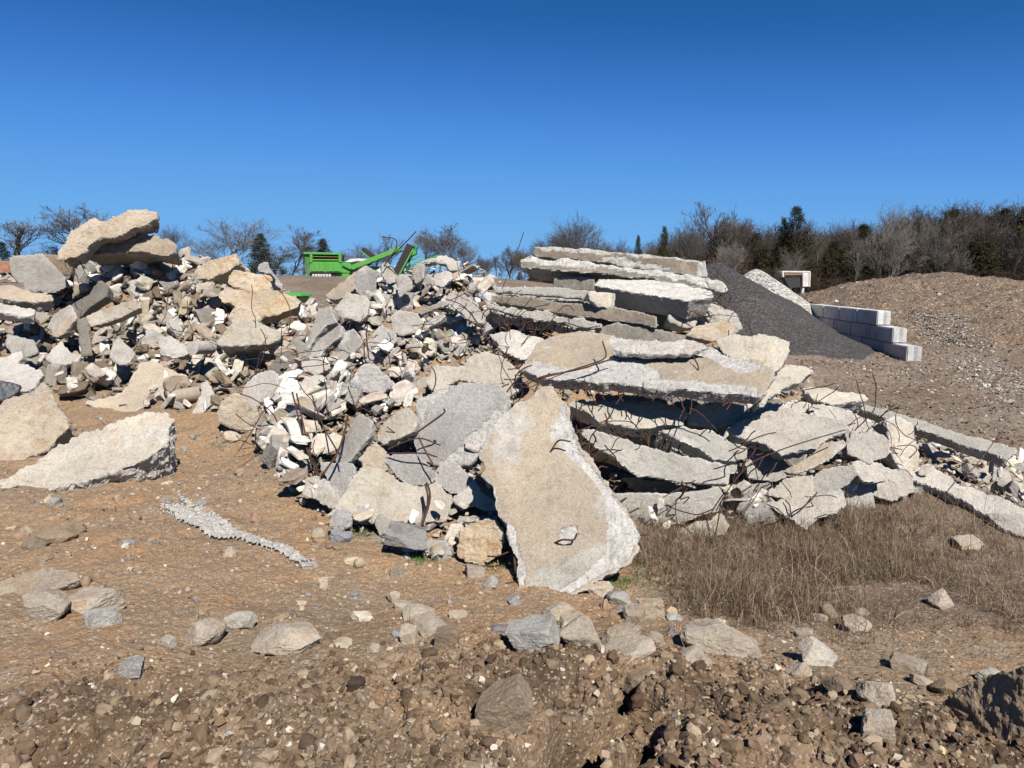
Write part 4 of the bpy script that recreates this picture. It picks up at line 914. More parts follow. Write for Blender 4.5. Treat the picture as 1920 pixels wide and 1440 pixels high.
def covers(px, py, R):
    for (a, b, c, d, h) in _hb:
        if px + R < a or px - R > b or py + R < c or py - R > d: continue
        if any(inpoly(px + dx * R, py + dy * R, h) for dx, dy in ((.6, 0), (-.6, 0), (0, -.9), (0, .4), (.4, -.6), (-.4, -.6))): return True
    return False
def scatter(zone, count, smin, smax, seed, mats, group, lift=0.45, fill=0.62):
    rng = np.random.default_rng(seed); Z = np.array(zone)
    heavy = None
    n = 0; tries = 0; sizes = np.sort(smin + (smax - smin) * rng.random(count * 3) ** 2.0)[::-1]
    while n < count and tries < 60000:
        tries += 1
        px = rng.uniform(Z[:, 0].min(), Z[:, 0].max()); py = rng.uniform(Z[:, 1].min(), Z[:, 1].max())
        if not inpoly(px, py, zone): continue
        if any(inpoly(px, py, hp) for hp in heropolys): continue
        s = sizes[min(len(sizes) - 1, n * 3 + int(rng.integers(3)))]
        g = ground_hit(px, py); R = s * F / g[1]
        if covers(px, py, R): continue
        if any(math.hypot(px - u[0], (py - u[1]) * 1.15) < fill * (R + u[2]) for u in used): continue
        used.append((px, py, R))
        kd = ['blocky', 'slabby', 'slabby', 'slabby', 'blocky', 'slabby', 'lump'][rng.integers(7)]; k = int(rng.integers(9 if kd != 'lump' else 4))
        me = PROTO[(kd, k)]; o = bpy.data.objects.new('concrete_chunk', me); COL.objects.link(o)
        asp = (0.3 if rng.random() < .22 else 0.55) + 0.35 * rng.random(); th = (0.2 + .16 * rng.random()) if kd == 'slabby' else 0.5 + 0.25 * rng.random()
        o.scale = (s, s * asp, s * th)
        # a lean towards the viewer's side of the heap is as common as any other
        o.rotation_euler = lean_rot(rng).to_euler()
        o.location = g + np.array([0, 0, s * th * lift + 0.10 * rng.random()])
        if mats: 
            mk = mats[rng.integers(len(mats))]
            o.material_slots[0].link = 'OBJECT'; o.material_slots[0].material = M[mk]
        rel, hl = near_hero(g, px, py)
        sw = 'small' if s < smin + (smax - smin) * .2 else ('medium' if s < smin + (smax - smin) * .45 else 'large')
        tw = {'heap': 'dusty', 'heapw': 'pale', 'white': 'white', 'tan': 'tan', 'grey': 'grey', 'speck': 'speckled', 'cream': 'cream', 'sand': 'sandy', 'brown': 'brown'}[mk]
        lab = '%s %s %s %s the %s' % (sw, tw, 'flake' if kd == 'slabby' else 'chunk', rel, hl)
        o['label'] = ' '.join(lab.split()[:16]); o['category'] = 'concrete chunk'; o['group'] = group; o['kind'] = 'thing'
        n += 1
    print('scatter', group, n, tries)
scatter(Z_LEFT, 150, 0.075, 0.23, 11, ['heap', 'heap', 'heap', 'heapw', 'heapw', 'tan', 'grey', 'brown'], 'loose rubble chunks of the left heap')
scatter(Z_CENTRE, 95, 0.05, 0.21, 12, ['white', 'white', 'heapw', 'speck', 'cream', 'white'], 'loose rubble chunks of the centre heap')
scatter(Z_STACK, 34, 0.07, 0.26, 13, ['white', 'heapw', 'grey'], 'loose rubble chunks right of the centre heap')
scatter(Z_RIGHT, 26, 0.06, 0.2, 14, ['white', 'heapw', 'cream'], 'loose rubble chunks right of the centre heap')

# chunks past the three hundred that show largest: the rest of the kind as one object per heap
def more_chunks(zone, count, smin, smax, seed, pal, label, fill=0.5):
    rng = np.random.default_rng(seed); Z = np.array(zone); VV, FF, TT = [], [], []; nb = 0; n = 0; tries = 0
    sizes = np.sort(smin + (smax - smin) * rng.random(count) ** 1.6)[::-1]; mine = []
    while n < count and tries < 30000:
        tries += 1
        px = rng.uniform(Z[:, 0].min(), Z[:, 0].max()); py = rng.uniform(Z[:, 1].min(), Z[:, 1].max())
        if not inpoly(px, py, zone) or any(inpoly(px, py, hp) for hp in heropolys): continue
        s = sizes[n]; g = ground_hit(px, py); R = s * F / g[1]
        if covers(px, py, R * 1.1): continue
        U_ = np.array(mine) if mine else np.zeros((0, 3)); W_ = np.array(used)
        if (np.hypot(px - W_[:, 0], py - W_[:, 1]) < fill * .8 * (R + W_[:, 2])).any() or (np.hypot(px - U_[:, 0], py - U_[:, 1]) < fill * (R + U_[:, 2])).any():
            if tries % 12: continue
        mine.append((px, py, R)); kd = ['slabby', 'blocky', 'slabby', 'slabby', 'slabby'][rng.integers(5)]; key = (kd, 3, int(rng.integers(14)))
        if key not in _sp: _sp[key] = stone_mesh(key[2] * 5 + 2, 3, kd, 0.9)
        P, Fc, br = _sp[key]
        th = .12 + .14 * rng.random() if kd == 'slabby' else .4 + .3 * rng.random()
        R3 = np.array(lean_rot(rng)); lift = 0.02 + .20 * rng.random() ** 1.3
        V = (P * np.array([1.12, .3 + .5 * rng.random(), th]) * s) @ R3.T + g + np.array([0, 0, s * .3 + lift])
        t = pick(rng, pal, 1)[0]; tone = t[None] * (0.85 + 0.3 * br[:, None])
        VV.append(V); FF.append(Fc + nb); TT.append(np.clip(tone, 0, .66)); nb += len(P); n += 1
    print('more', n, tries)
    return link('rubble_chunks', mesh_np('rubble_chunks', np.vstack(VV), np.vstack(FF), M['stones'], False, {'tone': np.vstack(TT)}), label=label, kind='stuff')
# small fragments that fill the heaps: nobody could count them
def zone_points(zone, n, rng):
    Z = np.array(zone); out = []
    while len(out) < n:
        px = rng.uniform(Z[:, 0].min(), Z[:, 0].max()); py = rng.uniform(Z[:, 1].min(), Z[:, 1].max())
        if inpoly(px, py, zone): out.append(ground_hit(px, py))
    return np.array(out)
rng = np.random.default_rng(5)
PALE = [(0.52, 0.49, 0.44), (0.46, 0.43, 0.38), (0.56, 0.53, 0.48), (0.38, 0.345, 0.30), (0.50, 0.44, 0.35), (0.34, 0.29, 0.235), (0.30, 0.27, 0.24)]
DUST = [(0.28, 0.245, 0.20), (0.36, 0.325, 0.27), (0.24, 0.20, 0.155), (0.19, 0.15, 0.11), (0.42, 0.385, 0.33), (0.30, 0.24, 0.175), (0.15, 0.11, 0.075)]
more_chunks(Z_LEFT, 620, 0.055, 0.17, 61, DUST + DUST + PALE[:4], 'closely packed smaller slabs and chunks of the left heap')
more_chunks(Z_CENTRE, 600, 0.045, 0.165, 62, PALE + PALE + DUST[:3], 'closely packed smaller slabs and chunks of the centre heap')
more_chunks(Z_STACK, 150, 0.05, 0.15, 63, PALE, 'smaller chunks packed between the stacked slabs')
more_chunks(Z_RIGHT, 150, 0.05, 0.13, 64, PALE + DUST, 'smaller chunks packed at the right end of the rubble')
for zone, n, pal, lab, sd in ((Z_LEFT, 2600, DUST, 'dusty broken bits darkened to gap shade filling the left heap', 1), (Z_CENTRE, 2200, PALE, 'white broken bits darkened to gap shade filling the centre heap', 2),
                              (Z_STACK, 900, PALE, 'broken bits darkened to gap shade between the stacked slabs', 3), (Z_RIGHT, 900, PALE, 'broken bits darkened to gap shade at the right end of the rubble', 4)):
    P = zone_points(zone, n, rng); s = 0.018 + 0.06 * rng.random(n) ** 2.0
    s *= np.clip(P[:, 1] / 9, .6, 1.15)
    P[:, 2] += rng.random(n) ** 2 * 0.05
    stones_stuff('rubble_fragments', P, s, pick(rng, [tuple(c_ * .62 for c_ in q_) for q_ in pal], n), 2, lab, seed=sd, tilt=0.9, sink=0.1, flat_=0.65)  # tones scaled down to paint the shade of the gaps between chunks
# the far sides of the heaps
n = 1500; P = np.stack([rng.uniform(-9, 6, n), rng.uniform(9.5, 14.5, n), np.zeros(n)], 1); P[:, 2] = base_h(P[:, 0], P[:, 1])
stones_stuff('rubble_fragments', P, 0.05 + 0.13 * rng.random(n) ** 2, pick(rng, PALE + DUST, n), 2, 'broken bits on the far side of the heaps', seed=8, tilt=0.9, sink=0.1)

# pebbles and clods on the dirt
def polar_points(n, r0, r1, t0, t1, rng, z=True):
    r = np.exp(rng.uniform(math.log(r0), math.log(r1), n)); t = rng.uniform(t0, t1, n)
    x, y = r * np.sin(t), r * np.cos(t)
    return x, y, r
BR = [(0.085, 0.055, 0.034), (0.115, 0.078, 0.049), (0.17, 0.122, 0.08), (0.075, 0.049, 0.030), (0.25, 0.19, 0.13), (0.15, 0.10, 0.063)]
PEB = [(0.24, 0.175, 0.115), (0.31, 0.25, 0.18), (0.42, 0.37, 0.30), (0.20, 0.145, 0.095), (0.22, 0.21, 0.20), (0.27, 0.19, 0.12), (0.17, 0.165, 0.165), (0.24, 0.15, 0.08)]
GRV = [(0.12, 0.085, 0.058), (0.18, 0.13, 0.09), (0.28, 0.235, 0.185), (0.10, 0.07, 0.05), (0.42, 0.38, 0.32), (0.15, 0.12, 0.10), (0.19, 0.13, 0.085), (0.22, 0.19, 0.16)]
x, y, r = polar_points(26000, 1.75, 9.5, -0.75, 0.75, rng)
cz = clod_zone(x, y); k = (rng.random(len(x)) < np.where(cz > .5, 0.35, 0.75)) & (weed_mask(x, y) < .6)
x, y, r = x[k], y[k], r[k]; g = ground_h(x, y)
s = (0.003 + 0.013 * rng.random(len(x)) ** 4) * (r / 3.0) ** 0.75
stones_stuff('gravel', np.stack([x, y, g], 1), s, pick(rng, PEB, len(x)), 1, 'small mixed gravel strewn over the brown dirt', seed=21, sink=0.35)
x, y, r = polar_points(34000, 1.7, 3.6, -0.78, 0.78, rng)
k = rng.random(len(x)) < np.clip(clod_zone(x, y) * 1.3, 0, 1) * (0.25 + 0.75 * np.clip(0.5 + 2.2 * fbm(np.stack([x, y, 0 * x], 1) * 2.3, 3, 91), 0, 1))
x, y, r = x[k], y[k], r[k]; g = ground_h(x, y)
s = 0.003 + 0.022 * rng.random(len(x)) ** 6
stones_stuff('clods', np.stack([x, y, g], 1), s, pick(rng, BR + BR + PEB[:3], len(x)), 1, 'loose clods and pebbles on the freshly turned berm', kinds=('lump', 'blocky', 'lump'), flat_=.75, seed=22, sink=0.2)
x, y, r = polar_points(3400, 1.8, 3.5, -0.7, 0.75, rng)
k = clod_zone(x, y) > .5; x, y = x[k], y[k]; g = ground_h(x, y)
stones_stuff('clods', np.stack([x, y, g], 1), 0.008 + 0.032 * rng.random(len(x)) ** 5, pick(rng, BR, len(x)), 0, 'coarse brown clods heaped on the right of the berm', kinds=('lump', 'blocky'), flat_=.8, seed=23, sink=0.4)
x, y, r = polar_points(40000, 7.5, 40, 0.12, 0.80, rng)
k = (yard_p := np.clip((r - 8.5) / 2, 0, 1)) * 1.0 > rng.random(len(x)); k &= (np.hypot(x - 7.35, y - 26.3) > 5.2) & (y > 7.5)
x, y, r = x[k], y[k], r[k]; g = ground_h(x, y)
s = (0.010 + 0.035 * rng.random(len(x)) ** 3) * (r / 14) ** 0.7
stones_stuff('gravel', np.stack([x, y, g], 1), s, pick(rng, GRV, len(x)), 1, 'coarse brown and white gravel covering the yard at the right', seed=24, sink=0.25)
# stones lying on the big soil mound and the rubble bank
for (cx, cy, rx, ry, nn, oname) in ((21, 38, 11, 11, 2600, 'soil_mound'), (-9.5, 30, 7, 6, 1500, 'rubble_bank')):
    ob = bpy.data.objects[oname]; me = ob.data
    co = np.empty(len(me.vertices) * 3, np.float32); me.vertices.foreach_get('co', co); co = co.reshape(-1, 3) + np.array(ob.location)
    k = rng.integers(len(co), size=nn); p = co[k] + np.hstack([rng.normal(0, .08, (nn, 2)), np.zeros((nn, 1))])
    p = p[p[:, 2] > base_h(p[:, 0], p[:, 1]) - 0.02]
    stones_stuff('gravel', p, (0.035 if oname == 'soil_mound' else .06) + (0.09 if oname == 'soil_mound' else .16) * rng.random(len(p)) ** 3, pick(rng, GRV, len(p)), 1, 'scattered stones on the %s' % ('broad soil mound' if oname == 'soil_mound' else 'rubble bank'), seed=25)
# paler stones washed out on the front of the broad mound, running down into the yard
ob = bpy.data.objects['soil_mound']; me = ob.data
co = np.empty(len(me.vertices) * 3, np.float32); me.vertices.foreach_get('co', co); co = co.reshape(-1, 3) + np.array(ob.location)
X_, Y_ = to_px(co); ps = [(1715,580),(1790,585),(1850,640),(1960,760),(1860,760),(1760,680),(1725,630)]
ix = [i for i in np.nonzero((X_ > 1700) & (X_ < 1970) & (Y_ > 570) & (co[:, 1] < 42))[0] if inpoly(X_[i], Y_[i], ps)]
p = co[rng.choice(ix, 2600)] + np.hstack([rng.normal(0, .12, (2600, 2)), np.zeros((2600, 1))]); p = p[p[:, 2] > base_h(p[:, 0], p[:, 1]) - .02]
q = np.array([ground_hit(a_, b_) for a_, b_ in zip(rng.uniform(1740, 1960, 3000), rng.uniform(670, 790, 3000)) if inpoly(a_, b_, ps)])
p = np.vstack([p, q]) if len(q) else p
stones_stuff('gravel', p, 0.025 + 0.05 * rng.random(len(p)) ** 2, pick(rng, [(0.30, 0.28, 0.25), (0.24, 0.22, 0.19), (0.38, 0.36, 0.33), (0.18, 0.15, 0.12)], len(p)), 1, 'pale grey stones in a streak down the front of the broad soil mound', seed=26)
# stones half pressed into the dirt slope
n = 900; x = rng.uniform(-4.6, 1.2, n); y = rng.uniform(3.3, 8.0, n); k = (clod_zone(x, y) < .3); x, y = x[k], y[k]
stones_stuff('stones', np.stack([x, y, ground_h(x, y)], 1), 0.012 + 0.05 * rng.random(len(x)) ** 3.2, pick(rng, PEB, len(x)), 0, 'stones half pressed into the brown dirt slope', kinds=('blocky', 'lump', 'blocky'), seed=27, sink=0.45)
# pale crushed streak spilled down the dirt slope
def streak(P, wpx, n):
    pts = []
    P = np.array(P, float)
    for _ in range(n):
        t = rng.random() * (len(P) - 1); i = int(t); q = P[i] + (P[i + 1] - P[i]) * (t - i)
        ww = wpx * (0.55 + 0.6 * math.sin(t * 2.3 + 1) ** 2)
        h = ground_hit(q[0] + rng.normal(0, ww * .35), q[1] + rng.normal(0, ww * .22)); h[2] = ground_h(h[0], h[1])[0] + rng.random() * .02; pts.append(h)
    return np.array(pts)
p = np.vstack([streak([(306, 953), (345, 966), (392, 986), (440, 1001)], 19, 900), streak([(400, 990), (440, 1003), (490, 1022), (530, 1038), (585, 1058)], 13, 700), streak([(335, 932), (360, 950), (405, 975), (420, 992)], 10, 300)])
stones_stuff('white_gravel_streak', p, 0.004 + 0.008 * rng.random(len(p)) ** 2, pick(rng, [(0.50, 0.42, 0.42), (0.34, 0.34, 0.34), (0.50, 0.49, 0.48), (0.30, 0.25, 0.2)], len(p)), 1, 'pale crushed stone spilled in a streak down the dirt slope', seed=30, sink=0.2)

def crust(name, poly, label, cat, hgt=0.03):
    P = np.array(poly, float); x0, y0 = P.min(0); x1, y1 = P.max(0); st = 1.6
    xs = np.arange(x0 - st, x1 + st, st); ys = np.arange(y0 - st, y1 + st, st * .7); V = []; idx = {}; Fq = []
    ins = {}
    for i, a_ in enumerate(xs):
        for j, b_ in enumerate(ys): ins[i, j] = inpoly(a_ + 3 * math.sin(b_ * .9 + a_ * .3), b_ + 2 * math.sin(a_ * .7), poly)
    def vid(i, j):
        if (i, j) not in idx:
            h = ground_hit(xs[i], ys[j]); k = sum(ins.get((i + a, j + b), False) for a in (-1, 0, 1) for b in (-1, 0, 1))
            z = ground_h(h[0], h[1])[0]; idx[i, j] = len(V); V.append((h[0], h[1], z - .015 + hgt * min(1, k / 6.5)))
        return idx[i, j]
    for (i, j), q_ in ins.items():
        if q_ and ins.get((i + 1, j)) and ins.get((i, j + 1)) and ins.get((i + 1, j + 1)): Fq.append((vid(i, j), vid(i, j + 1), vid(i + 1, j + 1), vid(i + 1, j)))
    V = np.array(V); V[:, 2] += 0.010 * fbm(V * 30, 3, 5, True) + 0.005 * fbm(V * 80, 2, 6); c = V.mean(0)
    link(name, mesh_np(name, V - c, np.array(Fq), M['white'], False, {'broken': np.ones(len(V)) * .8}), label=label, cat=cat, loc=tuple(c))
crust('plaster_crust', [(306,953),(330,950),(352,958),(395,972),(425,985),(455,1000),(500,1016),(545,1036),(580,1055),(560,1062),(505,1042),(440,1018),(395,1008),(360,992),(330,972)], 'long greyish white crust of crumbled plaster lying on the dirt slope', 'plaster crust')
crust('plaster_crust', [(334,930),(352,936),(372,950),(400,962),(418,984),(405,988),(375,968),(350,952)], 'short greyish white crust of plaster just above the long crust', 'plaster crust', .02)

# ------------------------------------------------------------------ rocks one can tell apart in the foreground
ROCKS = [ # cx, cy, w, h, material, kind, label
 (93,1140,86,56,'tan','lump','rounded tan rock under the slab-shaped rock at the left edge'),
 (176,1128,82,46,'tan','blocky','flat tan rock right of the slab-shaped rock at the left edge'),
 (190,1160,56,34,'grey','lump','small grey rock just below the flat tan rock'),
 (385,1175,76,58,'cream','lump','whitish rock half buried in the dirt at the left, right one neighbour smaller'),
 (453,1155,54,38,'cream','lump','smaller whitish rock right of the half buried whitish rock'),
 (252,1280,34,30,'grey','blocky','lone angular grey rock on the dark soil at the lower left'),
 (205,1278,14,18,'orange','blocky','tiny orange stone left of the lone angular grey rock'),
 (312,1200,26,20,'white','blocky','small white stone above the dark soil at the left'),
 (435,1385,38,32,'white','lump','crumbly white stone near the bottom edge at the left'),
 (545,1192,118,60,'tan','lump','wide tan rock with a white scrape half buried left of centre'),
 (738,1108,32,26,'white','lump','white stone above the row of rocks in the centre'),
 (753,1128,30,17,'white','blocky','flat white stone touching the striped tan boulder'),
 (781,1142,62,38,'tan','lump','rounded striped tan boulder in the centre of the dirt slope'),
 (768,1196,30,52,'cream','blocky','yellowish white upright shard of rock in the centre'),
 (812,1180,62,48,'tan','lump','tan rock right of the yellowish white shard'),
 (838,1204,48,46,'brown','blocky','brown wedge of rock leaning on the tan rock right of the shard'),
 (745,1065,22,30,'tan','blocky','small tan stone high on the dirt slope below the cream slab'),
 (702,1222,30,26,'tan','lump','tan stone on the edge of the dark berm left of centre'),
 (645,1205,30,16,'white','lump','flat white stone on the edge of the berm left of centre'),
 (607,1093,18,26,'cream','blocky','thin cream shard lying on the open dirt slope'),
 (580,1063,28,12,'white','blocky','small white flake at the lower end of the pale streak'),
 (889,1063,36,26,'white','blocky','small square white block beneath the ochre and white boulder'),
 (922,1084,30,38,'grey','lump','bluish white stone left of the foot of the sandy slab'),
 (860,1149,34,12,'white','blocky','flat white flake on the dirt below the square white block'),
 (1046,1150,66,50,'tan','lump','tan rock at the foot of the tall sandy slab'),
 (1070,1166,44,34,'orange','blocky','pale ochre rock just right of the tan rock under the sandy slab'),
 (1160,1124,54,30,'grey','lump','grey stone at the lower edge of the weeds right of the sandy slab'),
 (1190,1151,40,40,'tan','blocky','pointed tan rock below the grey stone'),
 (1223,1146,44,42,'orange','blocky','long ochre rock at the lower edge of the weeds'),
 (1126,1102,44,46,'cream','lump','cream rock beside the right foot of the sandy slab'),
 (1259,1148,24,34,'orange','lump','small ochre stone right of the long ochre rock'),
 (1003,1214,88,56,'grey','blocky','squarish grey rock at the left end of the row on the berm edge'),
 (1088,1210,82,62,'tan','lump','broad tan rock second in the row on the berm edge'),
 (1168,1200,80,54,'white','lump','white and tan rock third in the row on the berm edge'),
 (1229,1206,34,36,'tan','lump','small round rock between the white rock and the big pale rock'),
 (1343,1190,120,80,'cream','lump','biggest pale pinkish rock on the right of the foreground'),
 (1405,1210,38,40,'tan','lump','tan stone tucked against the right side of the biggest pale rock'),
 (1170,1238,104,34,'tan','blocky','long tan ledge of rock below the white and tan rock'),
 (1198,1256,64,40,'brown','blocky','dark brown wedge of rock below the long tan ledge'),
 (950,1332,96,98,'brown','blocky','big muddy boulder sunk in the berm near the bottom centre'),
 (1290,1238,74,34,'tan','lump','tan clod-like rock left below the biggest pale rock'),
 (1553,1141,42,34,'brown','lump','brown rock at the lower edge of the weeds on the right'),
 (1533,1148,26,16,'tan','lump','small tan stone left of the brown rock by the weeds'),
 (1602,1169,48,34,'white','lump','whitish rock at the lower right edge of the weeds'),
 (1613,1143,30,20,'tan','lump','small tan rock above the whitish rock by the weeds'),
 (1505,1184,28,22,'cream','blocky','three-cornered pale stone on the orange dirt'),
 (1762,1128,34,40,'cream','lump','pale pebble-shaped rock alone in the weeds at the right'),
 (1811,1026,42,18,'white','blocky','flat white flake lying in the weeds at the right'),
 (1530,1226,62,60,'cream','lump','rounded whitish rock standing on the right berm edge'),
 (1500,1262,44,34,'tan','lump','pale lump below the rounded whitish rock'),
 (1700,1240,54,32,'tan','blocky','angular tan rock with a dark side on the right berm'),
 (1728,1274,40,24,'white','lump','small crumbly white rock below the angular tan rock'),
 (1870,1270,50,22,'cream','blocky','flat pale stone above the big dark boulder'),
 (1835,1288,32,24,'brown','lump','small brown stone left above the big dark boulder'),
 (1645,1328,54,54,'white','lump','round white pitted rock near the lower right'),
 (1642,1394,50,58,'cream','blocky','angular pale rock near the bottom edge at the right'),
 (1770,1290,40,30,'brown','lump','brown lump between the crumbly white rock and the dark boulder'),
 (1570,1300,46,36,'brown','lump','brown lump left of the round white pitted rock'),
 (108,1005,60,34,'brown','lump','flat brown clod above the slab-shaped rock at the left'),
 (62,1022,44,24,'brown','lump','smaller brown clod left of the flat brown clod'),
 (140,985,40,22,'brown','lump','brown clod just below the long pitted slab'),
 (312,941,20,14,'white','blocky','small white stone by the shadow of the long pitted slab'),
 (433,818,34,24,'cream','lump','white stone in front of the rounded grey boulder'),
 (640,1010,46,22,'blue','blocky','bluish flat stone on the dirt left of the cream slab foot'),
 (595,1000,30,20,'tan','lump','small tan stone on the dirt left of the bluish flat stone'),
 (820,1030,34,40,'white','lump','white pitted stone between the cream slab and the ochre boulder'),
]
for i, (cx, cy, w_, h_, mk, kd, lab) in enumerate(ROCKS):
    rng2 = np.random.default_rng(900 + i); mk = 'dusty' if mk in ('cream', 'white') and i % 4 else mk
    g = ground_hit(cx, cy + h_ * 0.25); g[2] = ground_h(g[0], g[1])[0]
    dist = np.linalg.norm(g - EYE); sx = w_ * dist / F / 2 * 1.1; sz = max(h_ * dist / F / 2 * 0.95, sx * 0.3)
    P, Fc, br = stone_mesh(i * 13 + 4, 5 if w_ > 28 else 4, kd, 0.75)
    sy = sx * (0.75 + .2 * rng2.random())
    P = P * np.array([sx, sy, sz * 1.05])
    yaw = rng2.normal(0, .25); P = P @ np.array(Matrix.Rotation(yaw, 3, 'Z')).T @ np.array(Matrix.Rotation(rng2.normal(0, .15), 3, 'Y')).T
    P = P * (1 + 0.05 * fbm(P * 30 + i, 4, i, True))[:, None]
    nm = 'boulder' if w_ > 90 else 'rock'
    link(nm, mesh_np(nm, P, Fc, M[mk], False, {'broken': br * .5}), label=lab, cat=nm, loc=(g[0], g[1], g[2] + sz * 0.42))
m, nt, b = newmat('black_plastic', 0.45); b.inputs['Base Color'].default_value = (0.022, 0.026, 0.034, 1); M['black'] = m
S('plastic_sheet', 'black plastic sheet bulging behind the stained boulder at the left edge', 'black', 7.4, 62, 20, .3, [(-60,722),(0,721),(24,725),(46,731),(38,748),(20,757),(0,764),(-60,766)], .1, .2, .6, 4, mid=True, cat='plastic sheet')

# ------------------------------------------------------------------ loose reinforcing rods
def near_label(c, mx=11):
    px, py = to_px(c); return near_hero(c, px, py)
def loose(path, rad=0.0075, label=None, n=28, wob=0.0, seed=0):
    rad = rad * .8; P = np.array([at(*q) for q in path]); P = spline(P, n)
    if wob: P = P + wob * np.stack([fbm(P * 3 + i * 9 + seed, 2, seed + i) for i in range(3)], 1)
    if label is None:
        rel, hl = near_label(P[len(P) // 2]); label = 'rusty bent rod %s the %s' % (rel, hl)
    return rod('reinforcing_bar', P, rad, label=' '.join(label.split()[:16]), cat='reinforcing bar', group='bent rusty reinforcing rods')
loose([(716,444,9.6),(740,448,9.6),(744,462,9.55),(736,476,9.6),(727,484,9.6),(720,500,9.6)], .009, 'hooked dark rod standing above the crest of the centre heap')
loose([(722,495,9.7),(745,470,9.5),(765,450,9.3),(780,434,9.2)], .009, 'straight rod pointing up right above the crest of the centre heap')
loose([(862,500,9.2),(890,492,9.2),(900,478,9.2)], .006)
loose([(942,540,9.0),(950,520,9.0),(963,492,9.0),(982,435,9.0)], .006, 'thin rod rising against the sky left of the right stack')
loose([(110,436,11.2),(128,452,11.1),(136,480,11),(150,492,10.9),(160,512,10.8)], .008, 'thin wire hanging down the left end of the top slanting rock')
loose([(1343,958,5.9),(1352,940,5.9),(1375,905,5.95),(1410,868,6.0),(1460,845,6.1),(1520,825,6.2),(1585,806,6.3)], .0065, 'long curved cable sweeping across the lower right of the stack')
loose([(689,610,8.3),(687,630,8.2),(690,655,8.15),(692,672,8.1),(703,678,8.1)], .010, 'curved rod hanging over the left edge of the dark speckled slab')
loose([(800,905,5.05),(806,925,4.98),(803,950,4.95),(790,985,4.9),(770,1020,4.85),(750,1046,4.8)], .010, 'rod curving down over the large smooth cream slab')
loose([(797,908,5.05),(802,930,4.98),(799,960,4.94),(785,995,4.88),(764,1026,4.82),(748,1040,4.8)], .009, 'second rod curving down over the large smooth cream slab')
loose([(958,988,4.75),(962,1020,4.6),(966,1060,4.5),(972,1100,4.4),(976,1122,4.35)], .012, 'straight rod standing along the left edge of the sandy slab')
loose([(780,812,5.7),(800,798,5.7),(825,780,5.65),(834,772,5.65),(832,766,5.65)], .009, 'hooked rod lying on the big dark speckled slab')
loose([(728,842,5.5),(760,828,5.5),(790,822,5.5),(826,835,5.5)], .008)
loose([(725,850,5.5),(760,850,5.45),(795,850,5.45),(820,857,5.45)], .008)
loose([(785,820,5.5),(800,850,5.4),(815,875,5.35),(822,888,5.3)], .008)
for i, (a, b) in enumerate([((548,735),(607,925)),((556,738),(612,930)),((566,790),(618,935)),((585,742),(640,858))]):
    loose([(a[0],a[1],6.6),((a[0]+b[0])/2-6,(a[1]+b[1])/2,6.1),(b[0],b[1],5.5)], .010 if i < 2 else .008)
loose([(652,780,5.9),(645,815,5.6),(632,850,5.5),(612,880,5.4),(602,895,5.4)], .011)
loose([(835,560,8.7),(870,575,8.6),(905,620,8.3),(925,660,8.0)], .008)
loose([(1130,640,6.9),(1135,670,6.7),(1100,685,6.6),(1050,700,6.5),(1000,712,6.5)], .009)
loose([(1150,672,6.8),(1120,682,6.7),(1080,694,6.6),(1020,705,6.5),(985,722,6.4)], .009)
loose([(1300,668,6.9),(1310,690,6.8),(1303,700,6.8)], .008)
loose([(1030,700,6.4),(1010,720,6.3),(1000,742,6.2),(990,760,6.2)], .009)
loose([(1075,742,5.2),(1050,780,5.1),(1040,800,5.1)], .006) if False else None
loose([(1033,845,5.0),(1048,826,4.97),(1070,828,4.95)], .008, 'short hooked rod on the upper right of the sandy slab')
loose([(1040,1018,4.55),(1055,1012,4.5),(1075,1012,4.5),(1082,1000,4.5)], .008, 'bent wire over the hole in the sandy slab')
loose([(1145,990,4.65),(1160,1010,4.6),(1185,1005,4.65),(1215,1002,4.7)], .009, 'rod poking out of the white right edge of the sandy slab')
loose([(1145,962,4.8),(1155,950,4.8),(1175,933,4.8)], .008)
loose([(1805,900,7.0),(1840,860,7.2),(1870,820,7.4),(1885,800,7.5)], .006, 'thin rod leaning in front of the long sloping beam')
loose([(1352,940,5.8),(1345,985,5.75),(1338,1010,5.7)], .008)
loose([(1270,920,5.85),(1288,915,5.8),(1275,935,5.8),(1292,932,5.8),(1282,944,5.8)], .007, 'twisted knot of grey wire on the stained bottom slab')
# random tangles, thickest where slabs were torn apart
TANGLES = [ # centre px,py, spread px, distance, count, length m
 (545,790,55,6.7,14,.7),(520,640,50,8.9,9,.9),(640,700,80,7.9,13,.7),(720,690,70,7.7,11,.6),(800,640,70,8.6,12,.55),(880,570,50,8.7,8,.7),(930,600,50,8.4,12,.6),
 (770,820,60,6.0,7,.5),(660,780,70,6.5,8,.6),(950,735,30,6.4,12,.45),(1010,620,60,8.1,12,.55),(1110,770,60,6.5,9,.4),(1090,850,40,5.9,8,.4),(1240,800,60,6.3,8,.45),
 (1350,560,45,8.5,10,.5),(1400,850,60,6.2,7,.5),(1620,820,60,7.3,16,.7),(1680,840,40,7.2,10,.6),(1480,960,70,6.0,12,.5),(1250,940,60,5.6,5,.4),(600,860,40,5.9,8,.5),(350,650,110,9.3,9,.6),(250,620,120,9.8,7,.5),(885,640,45,8.0,7,.5),(1520,750,30,7.0,8,.4),(895,975,30,5.0,5,.3)]
rng = np.random.default_rng(77)
